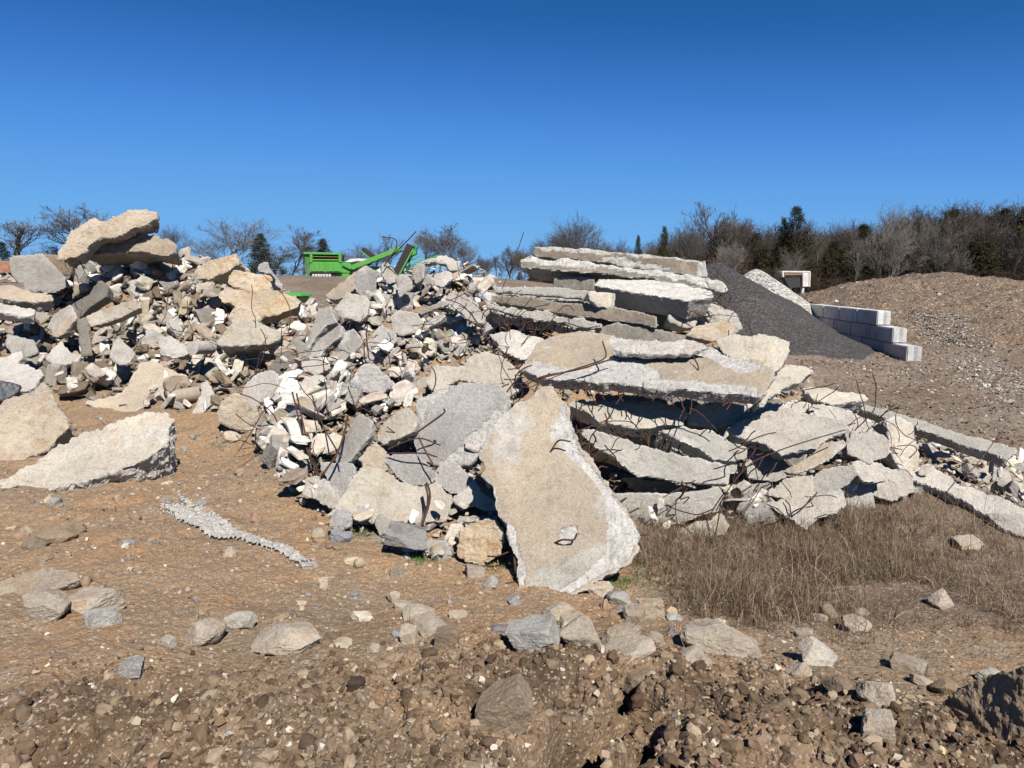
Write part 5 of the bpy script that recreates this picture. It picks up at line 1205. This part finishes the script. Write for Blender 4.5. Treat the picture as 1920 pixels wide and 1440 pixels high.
for (tx, ty, sp_, Yd, cnt, ln) in TANGLES:
    for i in range(cnt):
        p0 = at(tx + rng.normal(0, sp_ * .55), ty + rng.normal(0, sp_ * .38), Yd + rng.normal(0, .12))
        d = rng.normal(0, 1, 3) * np.array([1, .35, .8]); d /= np.linalg.norm(d)
        L_ = ln * (0.25 + 0.7 * rng.random()); k = 5; cur = p0.copy(); P = [cur.copy()]
        crv = rng.normal(0, .5, 3)
        for j in range(k):
            d = d + crv * .38 + rng.normal(0, .22, 3); d[1] *= .8; d /= np.linalg.norm(d); cur = cur + d * L_ / k; P.append(cur.copy())
        rel, hl = near_label(p0)
        rod('reinforcing_bar', spline(P, 16), 0.0035 + .0025 * rng.random(), label=' '.join(('rusty bent rod %s the %s' % (rel, hl)).split()[:16]), cat='reinforcing bar', group='bent rusty reinforcing rods')

# ------------------------------------------------------------------ dry weeds and a little green grass
def blade_material(name, cols, rough=0.8):
    m, nt, b = newmat(name, rough)
    a = attr(nt, 'tone', 'Color'); nt.links.new(a, b.inputs['Base Color']); return m
M['weeds'] = blade_material('dry_weeds', None)
def blades(name, x, y, hgt, wid, tones, label, curl=1.0, seed=0, seg=5, lean=0.5):
    rng = np.random.default_rng(seed); n = len(x)
    g = ground_h(x, y)
    P = np.stack([x, y, g - 0.01], 1)
    az = rng.random(n) * 6.283; th = np.abs(rng.normal(0, lean, n)); crv = rng.normal(0.35, 0.5, n) * curl; tw = rng.normal(0, .5, n) * curl
    pts = [P.copy()]
    for k in range(seg):
        d = np.stack([np.sin(th) * np.cos(az), np.sin(th) * np.sin(az), np.cos(th)], 1)
        P = P + d * (hgt / seg)[:, None]; pts.append(P.copy()); th = th + crv; az = az + tw
    pts = np.array(pts)                                     # seg+1, n, 3
    side = np.stack([np.cos(az + 1.2), np.sin(az + 1.2), rng.normal(0, .3, n)], 1)
    V = []
    for k in range(seg + 1):
        wk = (wid * (1 - 0.85 * k / seg))[:, None] * .5
        V += [pts[k] - side * wk, pts[k] + side * wk]
    V = np.array(V).transpose(1, 0, 2).reshape(-1, 3); m_ = 2 * (seg + 1)
    base = np.arange(n)[:, None] * m_
    Fq = np.concatenate([np.stack([base[:, 0] + 2 * k, base[:, 0] + 2 * k + 1, base[:, 0] + 2 * k + 3, base[:, 0] + 2 * k + 2], 1) for k in range(seg)])
    return link(name, mesh_np(name, V, Fq, M['weeds'], False, {'tone': np.repeat(tones, m_, 0)}), label=label, kind='stuff')
rng = np.random.default_rng(8)
DRY = [(0.28, 0.23, 0.165), (0.135, 0.090, 0.058), (0.185, 0.128, 0.082), (0.085, 0.054, 0.034), (0.27, 0.205, 0.135), (0.15, 0.098, 0.06), (0.06, 0.04, 0.025)]
def in_weeds(n, dens=1.0):
    xs, ys = [], []
    while sum(map(len, xs)) < n:
        x = rng.uniform(0.5, 6.5, 40000); y = rng.uniform(3.6, 8.3, 40000)
        p = np.stack([x, y, 0 * x], 1)
        k = rng.random(40000) < weed_mask(x, y) * np.clip(0.30 + 2.4 * fbm(p * 1.7, 3, 14), 0.02, 1) * np.clip((9.5 - y) / 5, .2, 1) * np.where(x > 3.3, .28, 1)
        xs.append(x[k]); ys.append(y[k])
    return np.concatenate(xs)[:n], np.concatenate(ys)[:n]
tx_, ty_ = in_weeds(1350)
nb_ = rng.integers(16, 40, len(tx_)); x = np.repeat(tx_, nb_); y = np.repeat(ty_, nb_); hf = np.repeat(0.5 + 0.9 * rng.random(len(tx_)), nb_)
x = x + rng.normal(0, .028, len(x)); y = y + rng.normal(0, .028, len(y))
hh = hf * np.where(x < 3.1, 1.35, .6) * (0.06 + 0.19 * rng.random(len(x)) ** 1.6) * np.clip(0.5 + 1.1 * (fbm(np.stack([x, y, 0 * x], 1) * 1.1 + 4, 2, 3) + .35), .35, 1.4) * np.clip(1.75 - 0.25 * x, .45, 1.25)
blades('dry_weeds', x, y, hh, 0.0022 + 0.003 * rng.random(len(x)), pick(rng, DRY, len(x), .2), 'tangled dry brown weeds growing below the slab stack', 1.5, 3, lean=.9)
x, y = in_weeds(11000)
blades('dry_weeds', x, y, 0.06 + 0.16 * rng.random(len(x)), 0.002 + 0.002 * rng.random(len(x)), pick(rng, DRY, len(x), .2), 'matted flattened dead grass under the weeds', 0.5, 4, lean=1.3)
x, y = in_weeds(260)
blades('weed_stalks', x, y, 0.25 + 0.38 * rng.random(len(x)), 0.003 + 0.002 * rng.random(len(x)), pick(rng, DRY[1:4], len(x), .2), 'taller dry stalks standing among the weeds', 0.28, 5, lean=.35)
tq = np.array([ground_hit(a_, b_) for a_, b_ in zip(rng.uniform(1190, 1680, 700), rng.uniform(955, 1070, 700))])
nb_ = rng.integers(14, 30, len(tq)); tq = np.repeat(tq, nb_, 0) + rng.normal(0, .035, (int(nb_.sum()), 3))
blades('dry_weeds', tq[:, 0], tq[:, 1], 0.10 + 0.24 * rng.random(len(tq)), 0.002 + 0.0025 * rng.random(len(tq)), pick(rng, DRY, len(tq), .25), 'taller tangled brown weeds pressed against the foot of the slab stack', 1.7, 12, lean=.7)
# weeds straggling at the foot of the right hand rubble
q = [ground_hit(px, py) for px, py in zip(rng.uniform(1330, 1920, 2500), rng.uniform(930, 1010, 2500))]
q = np.array(q); blades('dry_weeds', q[:, 0], q[:, 1], 0.07 + 0.22 * rng.random(len(q)), 0.003 + 0.002 * rng.random(len(q)), pick(rng, DRY, len(q), .2), 'thin dry weeds straggling up against the lowest slabs', 0.6, 6, lean=.5)
GRN = [(0.07, 0.13, 0.025), (0.10, 0.17, 0.04), (0.05, 0.09, 0.02)]
gx_, gy_ = [], []
for (cx, cy, r_, n) in ((675,1000,14,260),(800,1040,14,260),(782,1052,10,120),(1165,1095,16,380),(935,1050,14,160),(1260,1085,50,500),(407,830,10,120),(425,820,8,90),(600,1010,10,60),(1210,1060,40,300),(1400,1075,60,260),(1360,985,60,200)):
    for _ in range(n):
        h = ground_hit(cx + rng.normal(0, r_), cy + rng.normal(0, r_ * .4)); gx_.append(h[0]); gy_.append(h[1])
gx_, gy_ = np.array(gx_), np.array(gy_)
blades('grass', gx_, gy_, 0.025 + 0.05 * rng.random(len(gx_)), 0.003 + 0.003 * rng.random(len(gx_)), pick(rng, GRN, len(gx_), .2), 'small tufts of fresh green grass at the foot of the rubble', 0.7, 7, lean=.8)
# bits of straw and twigs on the berm
x, y, r = polar_points(500, 1.8, 4.5, -0.7, 0.75, rng)
blades('twigs', x, y, 0.04 + 0.13 * rng.random(len(x)) ** 2, 0.0025 + 0.002 * rng.random(len(x)), pick(rng, DRY, len(x), .2), 'short bits of straw and root lying on the berm', 0.2, 9, lean=1.6)

# ------------------------------------------------------------------ trees
def bark(name, a_, b_):
    m, nt, b = newmat(name, 0.95); co, rnd = coords(nt)
    c = mixc(nt, noise(nt, co, 3, 3, .6), a_, b_)
    c = mixc(nt, 1.0, c, ramp(nt, rnd, [(0, 0.7), (1, 1.25)]), 'MULTIPLY'); nt.links.new(c, b.inputs['Base Color']); return m
M['bark'] = bark('grey_bark', (0.075, 0.066, 0.057), (0.14, 0.125, 0.11))
M['bark_brown'] = bark('brown_bark', (0.030, 0.020, 0.014), (0.062, 0.040, 0.028))
M['bark_dark'] = bark('dark_brown_bark', (0.050, 0.040, 0.032), (0.10, 0.082, 0.066))
M['cedar'] = bark('cedar_foliage', (0.016, 0.018, 0.007), (0.050, 0.045, 0.018))
def frusta(segs):
    A = np.array([s[0] for s in segs]); B = np.array([s[1] for s in segs]); ra = np.array([s[2] for s in segs]); rb = np.array([s[3] for s in segs])
    t = B - A; t /= np.linalg.norm(t, axis=1)[:, None] + 1e-9
    u = np.cross(t, [0.3, 0.9, 0.2]); u /= np.linalg.norm(u, axis=1)[:, None] + 1e-9; v = np.cross(t, u)
    V = []
    for k in range(3):
        a = k * 2.0944; o = math.cos(a) * u + math.sin(a) * v
        V.append(A + o * ra[:, None]); V.append(B + o * rb[:, None])
    V = np.array(V).transpose(1, 0, 2).reshape(-1, 3); n = np.arange(len(A))[:, None] * 6
    F_ = np.concatenate([n + np.array([[2 * k, 2 * ((k + 1) % 3), 2 * ((k + 1) % 3) + 1, 2 * k + 1]]) for k in range(3)])
    return V, F_
def grow_tree(seed, style):
    rng = np.random.default_rng(seed)
    segs = [[], []]
    cfg = {'oak': ([9, 6, 5, 5], 0.66, 0.72, 0.35, .20), 'ash': ([11, 6, 5, 4], 0.42, 0.58, 0.5, .22), 'vase': ([10, 6, 5, 5], 0.46, 0.85, 0.35, .12), 'scrub': ([10, 7, 5, 4, 2], .6, .55, .15, .05)}[style]
    kids, ang, lr, up, first = cfg
    def branch(p, d, ln, r, lv):
        n = 5 if lv < 2 else 3
        pts = [p]; ds = [d]
        for i in range(n):
            d = d + rng.normal(0, .10 + .05 * lv, 3) + np.array([0, 0, up * .12]); d /= np.linalg.norm(d)
            p = p + d * ln / n; pts.append(p); ds.append(d)
        re = r * (0.5 if lv == 0 else .35)
        for i in range(n):
            r0 = r + (re - r) * i / n; r1 = r + (re - r) * (i + 1) / n
            segs[0 if lv == 0 else 1].append((pts[i], pts[i + 1], max(r0, .0125), max(r1, .0125)))
        if lv >= len(kids): return
        f0 = first if lv == 0 else 0.3
        for k in range(kids[lv]):
            f = f0 + (1 - f0) * (k + rng.random()) / kids[lv]; f = min(f, .999); i = int(f * n); q = pts[i] + (pts[i + 1] - pts[i]) * (f * n - i)
            dd = ds[i + 1]; w_ = rng.normal(0, 1, 3); w_ -= (w_ @ dd) * dd; w_ /= np.linalg.norm(w_)
            a = ang * (0.75 + .6 * rng.random()) * (1.15 - .3 * f if lv == 0 else 1)
            nd = dd * math.cos(a) + w_ * math.sin(a); nd[2] += .12 * up; nd /= np.linalg.norm(nd)
            rr = (r + (re - r) * f) * 0.64
            branch(q, nd, ln * lr * (0.75 + .5 * rng.random()) * (1.15 - .45 * f if lv == 0 else 1 - .35 * f), rr, lv + 1)
    if style == 'scrub':
        for k in range(5):
            a = rng.random() * 6.28; branch(np.array([rng.normal(0, 1.2), rng.normal(0, .8), 0]), np.array([math.cos(a) * .35, math.sin(a) * .35, 1.0]), 5.0, .09, 1)
    else: branch(np.zeros(3), np.array([0, 0, 1.0]), {'oak': 5.2, 'ash': 8.2, 'vase': 5.6}[style], {'oak': .26, 'ash': .17, 'vase': .2}[style], 0)
    out = []
    if segs[1]:
        q_ = np.array([s_[1] for s_ in segs[1]])
        q_ = q_[q_[:, 2] > np.percentile(q_[:, 2], 2)]
    zmax = max(s[1][2] for s in segs[1])
    for sg in segs:
        if not sg: out.append(None); continue
        V, F_ = frusta(sg); out.append((V * 10 / zmax, F_))
    return out
TREE = {}
for st, seeds, mt in (('oak', (1, 2), 'bark'), ('vase', (3, 4, 5), 'bark'), ('ash', (6, 7, 8), 'bark'), ('scrub', (9, 10, 11), 'bark_brown')):
    TREE[st] = []
    for sd_ in seeds:
        tr, cr = grow_tree(sd_, st)
        TREE[st].append((mesh_np('trunk', *tr, M[mt]) if tr else None, mesh_np('crown', *cr, M[mt])))
def grow_cedar(seed, full):
    rng = np.random.default_rng(seed); T = []
    ncl = 330
    for i in range(ncl):
        z = 10 * (0.06 + 0.94 * rng.random() ** .8); rmax = (2.7 if full else 2.0) * (1 - z / 10.2) ** .75 + .12
        a = rng.random() * 6.283; rr = rmax * (0.45 + .7 * rng.random() ** .6) * (1 + .35 * math.sin(a * 3 + seed + z * 1.3))
        c = np.array([rr * math.cos(a), rr * math.sin(a), z + .25 * rng.random()])
        m_ = 34; sz = 0.30 * (1.15 - z / 14)
        p = c + rng.normal(0, 1, (m_, 3)) * np.array([.34, .34, .26]) * (1.1 - z / 16)
        e1 = rng.normal(0, 1, (m_, 3)) * sz * .5; e2 = rng.normal(0, 1, (m_, 3)) * sz * .5
        T.append(np.stack([p, p + e1, p + e2], 1))
    T = np.concatenate(T).reshape(-1, 3); Fc = np.arange(len(T)).reshape(-1, 3)
    V, F_ = frusta([((0, 0, 0), (0, 0, 8.5), .16, .03)])
    return (V, F_), (T, Fc)
TREE['cedar'] = []
for sd_, fl in ((21, 1), (22, 1), (23, 0), (24, 0)):
    a_, b_ = grow_cedar(sd_, fl)
    TREE['cedar'].append((mesh_np('trunk', *a_, M['bark_brown']), mesh_np('crown', *b_, M['cedar'])))
_wd = {}
def tree(px, top, Y, st, wf, label, group, cat='tree', rng=np.random.default_rng(3), basez=None):
    tip = at(px, top, Y); bz = base_h(tip[0], tip[1])[0] - 0.05 if basez is None else basez
    h = tip[2] - bz; k = h / 10.0
    tr, cr = TREE[st][int(rng.integers(len(TREE[st])))]
    if cr.name not in _wd:
        co = np.empty(len(cr.vertices) * 3, np.float32); cr.vertices.foreach_get('co', co); co = co.reshape(-1, 3)
        _wd[cr.name] = float(np.percentile(co[:, 0], 99) - np.percentile(co[:, 0], 1) + np.percentile(co[:, 1], 99) - np.percentile(co[:, 1], 1)) / 2
    if wf > 5: wf = (wf * Y / F) / (_wd[cr.name] * k)     # width given in pixels of the view
    name = {'cedar': 'cedar_tree', 'scrub': 'bare_bush'}.get(st, 'bare_tree')
    o = bpy.data.objects.new(name, None); COL.objects.link(o)
    o.location = (tip[0], tip[1], bz); o.scale = (k * wf, k * wf, k); o.rotation_euler = (0, 0, rng.random() * 6.28)
    o['label'] = label; o['category'] = 'bush' if st == 'scrub' else cat; o['kind'] = 'thing'
    if group: o['group'] = group
    parts = ([link('trunk', tr, o)] if tr else []) + [link('crown', cr, o)]
    if st in ('ash', 'vase', 'oak') and group == GW:
        for q_ in parts:
            q_.material_slots[0].link = 'OBJECT'; q_.material_slots[0].material = M['bark_dark']
    return o
# left: single trees on the skyline
GW = 'trees of the wood at the right'
G1 = 'winter trees on the left skyline'
for a_ in [(22,401,72,'ash',96,'bare tree at the far left edge of the skyline'),(2,455,56,'cedar',50,'dark cedar at the far left edge'),
  (168,381,70,'oak',150,'wide spreading bare tree behind the top rock of the left heap'),(100,452,70,'scrub',60,'thin bare branches left of the top rock of the left heap'),
  (62,465,95,'ash',60,'small faint bare tree between the left edge and the left heap'),
  (322,416,72,'vase',58,'small reddish bare tree right of the top rock of the left heap'),
  (412,398,68,'vase',146,'big round crowned bare tree right of the left heap'),(380,480,90,'scrub',80,'low bare bush left under the round crowned tree'),
  (488,440,68,'cedar',58,'thin ragged cedar right of the round crowned bare tree'),(512,457,72,'oak',84,'low spreading bare tree right of the ragged cedar'),(545,447,78,'ash',60,'bare tree just left of the crusher'),
  (566,415,80,'ash',70,'tall slim bare tree above the left end of the crusher'),(605,449,74,'cedar',44,'dark pointed cedar just behind the hopper of the crusher'),
  (640,465,84,'vase',60,'low bare tree behind the crusher hopper'),(662,451,88,'vase',55,'bare tree behind the white engine cover of the crusher'),(690,461,88,'ash',53,'faint bare tree behind the short dark conveyor'),
  (728,439,86,'ash',48,'slim bare tree seen through the hooked rod'),(795,423,80,'vase',72,'bare tree behind the raised belt of the crusher'),(822,414,78,'ash',74,'tallest bare tree above the right end of the crusher'),
  (848,427,82,'vase',74,'bare tree right of the tallest tree over the crusher'),(872,453,90,'vase',55,'small bare tree at the right end of the group over the crusher')]:
    tree(*a_[:5], a_[5], G1)
rng = np.random.default_rng(41)
for px in np.arange(-60, 900, 26):
    tree(px + rng.normal(0, 8), 497 + rng.normal(0, 7), 112 + rng.normal(0, 4), 'scrub', 55, 'low faint bare bush in the distant hedge along the left horizon', 'distant hedge bushes')
# right: the wood
TP = np.array([(860,478),(930,462),(1000,444),(1050,425),(1150,436),(1200,440),(1260,428),(1300,412),(1370,392),(1430,410),(1480,408),(1560,405),(1620,396),(1690,374),(1740,374),(1820,364),(1880,358),(1960,354),(2150,356)], float)
def T_(px): return np.interp(px, TP[:, 0], TP[:, 1])
def where(px):
    for lim, t in ((960, 'left of the slab stack'), (1130, 'behind the left half of the slab stack'), (1320, 'behind the right half of the slab stack'), (1420, 'behind the dark gravel pile'), (1540, 'behind the white loader'), (1680, 'behind the left slope of the soil mound'), (1800, 'behind the top of the soil mound')):
        if px < lim: return t
    return 'at the right edge behind the soil mound'
GW = 'trees of the wood at the right'
tree(1092,391,80,'vase',100,'large round crowned bare tree standing out left of the wood', None)
tree(1048,420,84,'vase',70,'bare tree left of the large round crowned tree', None)
tree(1372,376,84,'ash',90,'tallest pale bare tree behind the dark gravel pile', None)
tree(1293,402,82,'vase',62,'reddish crowned bare tree above the end of the topmost beam', None)
tree(1197,444,80,'cedar',.42,'slender pointed cedar behind the topmost beam', None)
tree(1246,428,82,'cedar',.7,'dark cedar left of the reddish crowned bare tree', None)
tree(1495,392,82,'cedar',.85,'tallest dark cedar above the white loader', None)
tree(1470,412,83,'cedar',.7,'second dark cedar left of the tallest dark cedar', None)
tree(1688,366,80,'vase',75,'forked pale bare tree rising above the wood at the soil mound', None)
for px in np.arange(880, 2080, 21):
    st = ['ash', 'vase', 'oak', 'vase'][rng.integers(4)]
    q = px + rng.normal(0, 6); tree(q, T_(q) + rng.uniform(0, 16), rng.uniform(94, 106), st, .95, 'bare grey tree, back row of the wood, %s' % where(q), GW)
for px in np.arange(890, 2080, 22):
    q = px + rng.normal(0, 7); ced = rng.random() < (.7 if q > 1130 else .4)
    tree(q, T_(q) + (rng.uniform(25, 55) if ced else rng.uniform(10, 45)), rng.uniform(84, 92), 'cedar' if ced else ['ash', 'vase'][rng.integers(2)], 1.15 if ced else .85, '%s, middle of the wood, %s' % ('olive cedar' if ced else 'bare brownish tree', where(q)), GW)
for px in np.arange(880, 2080, 24):
    q = px + rng.normal(0, 7); ced = rng.random() < (.7 if 1200 < q < 1480 or 1600 < q < 1880 else .45)
    tree(q, max(T_(q) + rng.uniform(50, 85), 455 if q > 1000 else 478), rng.uniform(77, 83), 'cedar' if ced else 'scrub', 1.35 if ced else 1.05, '%s, front edge of the wood, %s' % ('bushy olive cedar' if ced else 'brown leafless thicket', where(q)), GW)
for px in np.arange(1000, 2080, 26):
    q = px + rng.normal(0, 7); tree(q, rng.uniform(492, 515), rng.uniform(72, 77), 'scrub', 1.6, 'low brown brush, foot of the wood, %s' % where(q), GW)
for px in np.arange(880, 2100, 24):
    q = px + rng.normal(0, 5); tree(q, T_(q) + rng.uniform(55, 80), rng.uniform(108, 114), 'cedar', 1.7, 'dark cedar, deep inside the wood, %s' % where(q), GW)

for i, px in enumerate(np.arange(1165, 2060, 105)):
    q = px + rng.normal(0, 12); tree(q, T_(q) + rng.uniform(10, 60), rng.uniform(71, 76), ['vase', 'ash', 'vase'][i % 3], .8, 'pale limbed bare tree before the wood, %s' % where(q), 'pale limbed trees along the wood edge')

# ------------------------------------------------------------------ machines
def paint(name, col, rough=0.5):
    m, nt, b = newmat(name, rough); co, rnd = coords(nt, False)
    c = mixc(nt, ramp(nt, noise(nt, co, 1.8, 6, .7), [(0.38, 0.05), (0.7, .6)]), col, (0.20, 0.16, 0.11))
    c = mixc(nt, 1.0, c, ramp(nt, noise(nt, co, 9, 4, .6), [(0.3, .85), (.6, 1.05)]), 'MULTIPLY')
    nt.links.new(c, b.inputs['Base Color']); return m
M['green'] = paint('green_paint', (0.035, 0.30, 0.03)); M['darkgreen'] = paint('dark_green_paint', (0.02, 0.16, 0.03))
M['belt'] = flat('rubber_belt', (0.028, 0.024, 0.022), .8); M['dark'] = flat('dark_steel', (0.03, 0.03, 0.03), .6)
M['wpaint'] = paint('white_paint', (0.62, 0.60, 0.57)); M['rusty'] = flat('rusty_paint', (0.25, 0.13, 0.08), .8, 0, .4, 4)
M['trackm'] = flat('worn_track_steel', (0.42, 0.42, 0.41), .6, .1, .3, 6); M['teal'] = paint('teal_paint', (0.02, 0.11, 0.11))
def root(name, label, cat, loc):
    return link(name, None, label=label, cat=cat, loc=tuple(loc))
def pbox(par, name, mat, quad, Y, d0, d1, bev=.03):
    """a box-like solid: outline `quad` (any polygon) at distance Y+d0, running back to Y+d1 at the same true size"""
    A = np.array([at(x, y, Y + d0) for x, y in quad]); B = A + np.array([0, d1 - d0, 0]); n = len(quad)
    L = np.array(par.location); V = np.vstack([A, B]) - L
    b = bmesh.new(); vs = [b.verts.new(v) for v in V]
    b.faces.new(vs[:n][::-1]); b.faces.new(vs[n:])
    for i in range(n): b.faces.new([vs[i], vs[(i + 1) % n], vs[n + (i + 1) % n], vs[n + i]])
    bmesh.ops.recalc_face_normals(b, faces=b.faces[:])
    if bev: bmesh.ops.bevel(b, geom=b.edges[:], offset=bev, segments=1, affect='EDGES')
    me = bpy.data.meshes.new(name); b.to_mesh(me); b.free(); me.materials.append(M[mat]); return link(name, me, par)
def bar(par, name, mat, a, b_, wpx, Y, d0, d1, bev=.02):
    a, b_ = np.array(a, float), np.array(b_, float); t = b_ - a; t /= np.linalg.norm(t); nrm = np.array([-t[1], t[0]]) * wpx / 2
    return pbox(par, name, mat, [a + nrm, b_ + nrm, b_ - nrm, a - nrm], Y, d0, d1, bev)
YC = 66.0
C_ = root('mobile_crusher', 'bright green mobile crusher with raised conveyors behind the centre heap', 'crusher', at(660, 524, YC + 1.5))
pbox(C_, 'hopper', 'green', [(581,490),(640,490),(641,512),(580,512)], YC, 0, 3.0)
pbox(C_, 'hopper_panel', 'green', [(583,493),(609,493),(609,509),(583,509)], YC, -.08, 0, .02)
pbox(C_, 'hopper_panel', 'green', [(612,493),(637,493),(637,509),(612,509)], YC, -.08, 0, .02)
pbox(C_, 'end_wall', 'darkgreen', [(569,472),(581,474),(581,521),(576,520)], YC, .1, 3.0)
for x in (583, 637): bar(C_, 'post', 'green', (x, 474), (x, 492), 5, YC, -.1, .25)
bar(C_, 'top_rail', 'green', (569, 474.5), (640, 476), 4, YC, -.12, .2)
pbox(C_, 'screen_deck', 'dark', [(586,477),(634,477),(634,489),(586,489)], YC, .3, 2.8)
bar(C_, 'rail', 'green', (584, 487), (636, 487.5), 2.5, YC, -.1, .1); bar(C_, 'rail', 'rusty', (586, 481), (634, 482), 1.2, YC, -.05, .1)
pbox(C_, 'chassis', 'green', [(580,512.5),(712,512.5),(708,523),(632,526),(580,513.5)], YC, .1, 2.8)
pbox(C_, 'body', 'green', [(641,493),(656,494),(660,501),(704,499),(712,512),(641,512)], YC, .05, 2.9)
pbox(C_, 'engine_cover', 'wpaint', [(646,492),(656,486),(672,484.5),(690,485.5),(697,489),(692,492)], YC, .6, 2.6)
pbox(C_, 'intake_grille', 'dark', [(655,492),(668,489.5),(690,489.5),(694,497),(672,500),(658,500)], YC, .3, 1.0)
for i in range(7): bar(C_, 'track_pad', 'trackm', (587 + i * 5.2, 513.8), (586.5 + i * 5.2, 524), 4.2, YC, -.15, .5)
pbox(C_, 'track_frame', 'dark', [(583,514),(630,514),(630,524),(583,524)], YC, .0, 2.9)
for i in range(5): bar(C_, 'rib', 'green', (589 + i * 9, 492), (589 + i * 9, 510), 1.0, YC, -.14, -.06, 0)
bar(C_, 'side_rail', 'dark', (581, 511), (641, 511), 1.2, YC, -.16, -.02, 0)
bar(C_, 'hose', 'dark', (642, 498), (662, 508), 1.0, YC, -.1, .0, 0)
for i in range(6): bar(C_, 'roller', 'dark', (668 + i * 14, 503.5 - i * 5.5), (671 + i * 14, 502.3 - i * 5.5), 3.2, YC, -.72, -.6, 0)
bar(C_, 'main_conveyor', 'green', (658, 502), (750, 466), 8.5, YC, -.6, .9); bar(C_, 'conveyor_edge', 'darkgreen', (662, 505), (748, 471), 1.6, YC, -.68, -.6, 0)
bar(C_, 'side_conveyor', 'belt', (678, 467), (706, 487), 8, YC, .6, 1.8); bar(C_, 'conveyor_edge', 'green', (676, 470), (700, 489), 1.6, YC, .5, .6, 0)
bar(C_, 'raised_belt', 'belt', (738, 521), (769, 459), 13, YC, -.9, .6); bar(C_, 'conveyor_edge', 'green', (746, 520), (775, 466), 2.6, YC, -1.0, -.9, 0)
pbox(C_, 'head_drum', 'green', [(762,474),(770,468),(779,470),(780,476),(768,482)], YC, .0, 1.2)
for a_, b2, wd_ in (((768, 470), (766, 516), 2.0), ((778, 474), (744, 516), 2.2), ((749, 514), (822, 478), 2.0), ((746, 506), (812, 482), 2.0), ((752, 497), (790, 478), 1.8), ((770, 486), (806, 489), 1.5), ((756, 519), (800, 505), 2.0)):
    bar(C_, 'strut', 'green', a_, b2, wd_, YC, .2, .45, 0)
pbox(C_, 'chute', 'darkgreen', [(775,459),(783,462),(781,470),(773,468)], YC, .2, .8, .01)
pbox(C_, 'rear_chassis', 'green', [(712,502),(750,506),(748,521),(712,523)], YC, .3, 2.6)
g1 = root('green_hopper', 'small green steel hopper edge showing between the two heaps', 'hopper', at(547, 556, 21))
pbox(g1, 'rim', 'green', [(530,549),(563,551),(565,556),(532,555)], 21, 0, 1.2, .01); pbox(g1, 'body', 'darkgreen', [(534,556),(562,557),(558,569),(537,569)], 21, .06, 1.1, .01)
# white loader by the gravel
YL = 52.0
L_ = root('loading_hopper', 'old white painted loading hopper on legs behind the white gravel pile', 'hopper', at(1495, 560, YL))
bar(L_, 'top_frame', 'wpaint', (1467, 509.5), (1520, 510), 3.2, YL, -.1, .7); bar(L_, 'rust_rail', 'rusty', (1470, 514.5), (1506, 514), 3.5, YL, -.05, .2)
bar(L_, 'top_frame', 'wpaint', (1468, 509), (1469, 520), 3.2, YL, -.12, .2)
pbox(L_, 'bin', 'dark', [(1469,520),(1503,519),(1501,539),(1480,541)], YL, .1, .8); pbox(L_, 'side_panel', 'wpaint', [(1505,512),(1517,512),(1516,538),(1505,538)], YL, -.1, .5)
bar(L_, 'side_post', 'wpaint', (1519, 511), (1518, 538), 2.8, YL, .3, .8); bar(L_, 'leg', 'wpaint', (1507, 538), (1504, 556), 4, YL, 0, .3)
bar(L_, 'leg', 'dark', (1488, 540), (1490, 560), 2.5, YL, .8, 1.0); bar(L_, 'hose', 'darkgreen', (1509, 548), (1510, 558), 2.5, YL, -.1, .1, .0)
T2 = root('teal_skip', 'dark teal machine hopper peeping out left of the slab stack', 'skip', at(908, 527, 45))
pbox(T2, 'body', 'teal', [(898,518),(918,517),(914,531),(901,531)], 45, 0, 1.5); bar(T2, 'rim', 'teal', (896, 519), (920, 516.5), 2, 45, -.1, 1.6, 0)
D_ = root('parked_machine', 'dark parked machine in shade at the far left edge behind the left heap', 'machine', at(8, 530, 40))
pbox(D_, 'body', 'rusty', [(-20,488),(18,490),(20,512),(-20,513)], 40, 0, 2.2); pbox(D_, 'undercarriage', 'dark', [(-20,514),(20,514),(22,528),(-20,528)], 40, .1, 2.2); bar(D_, 'step', 'green', (12, 530), (28, 530), 3, 39.8, 0, .4, 0)
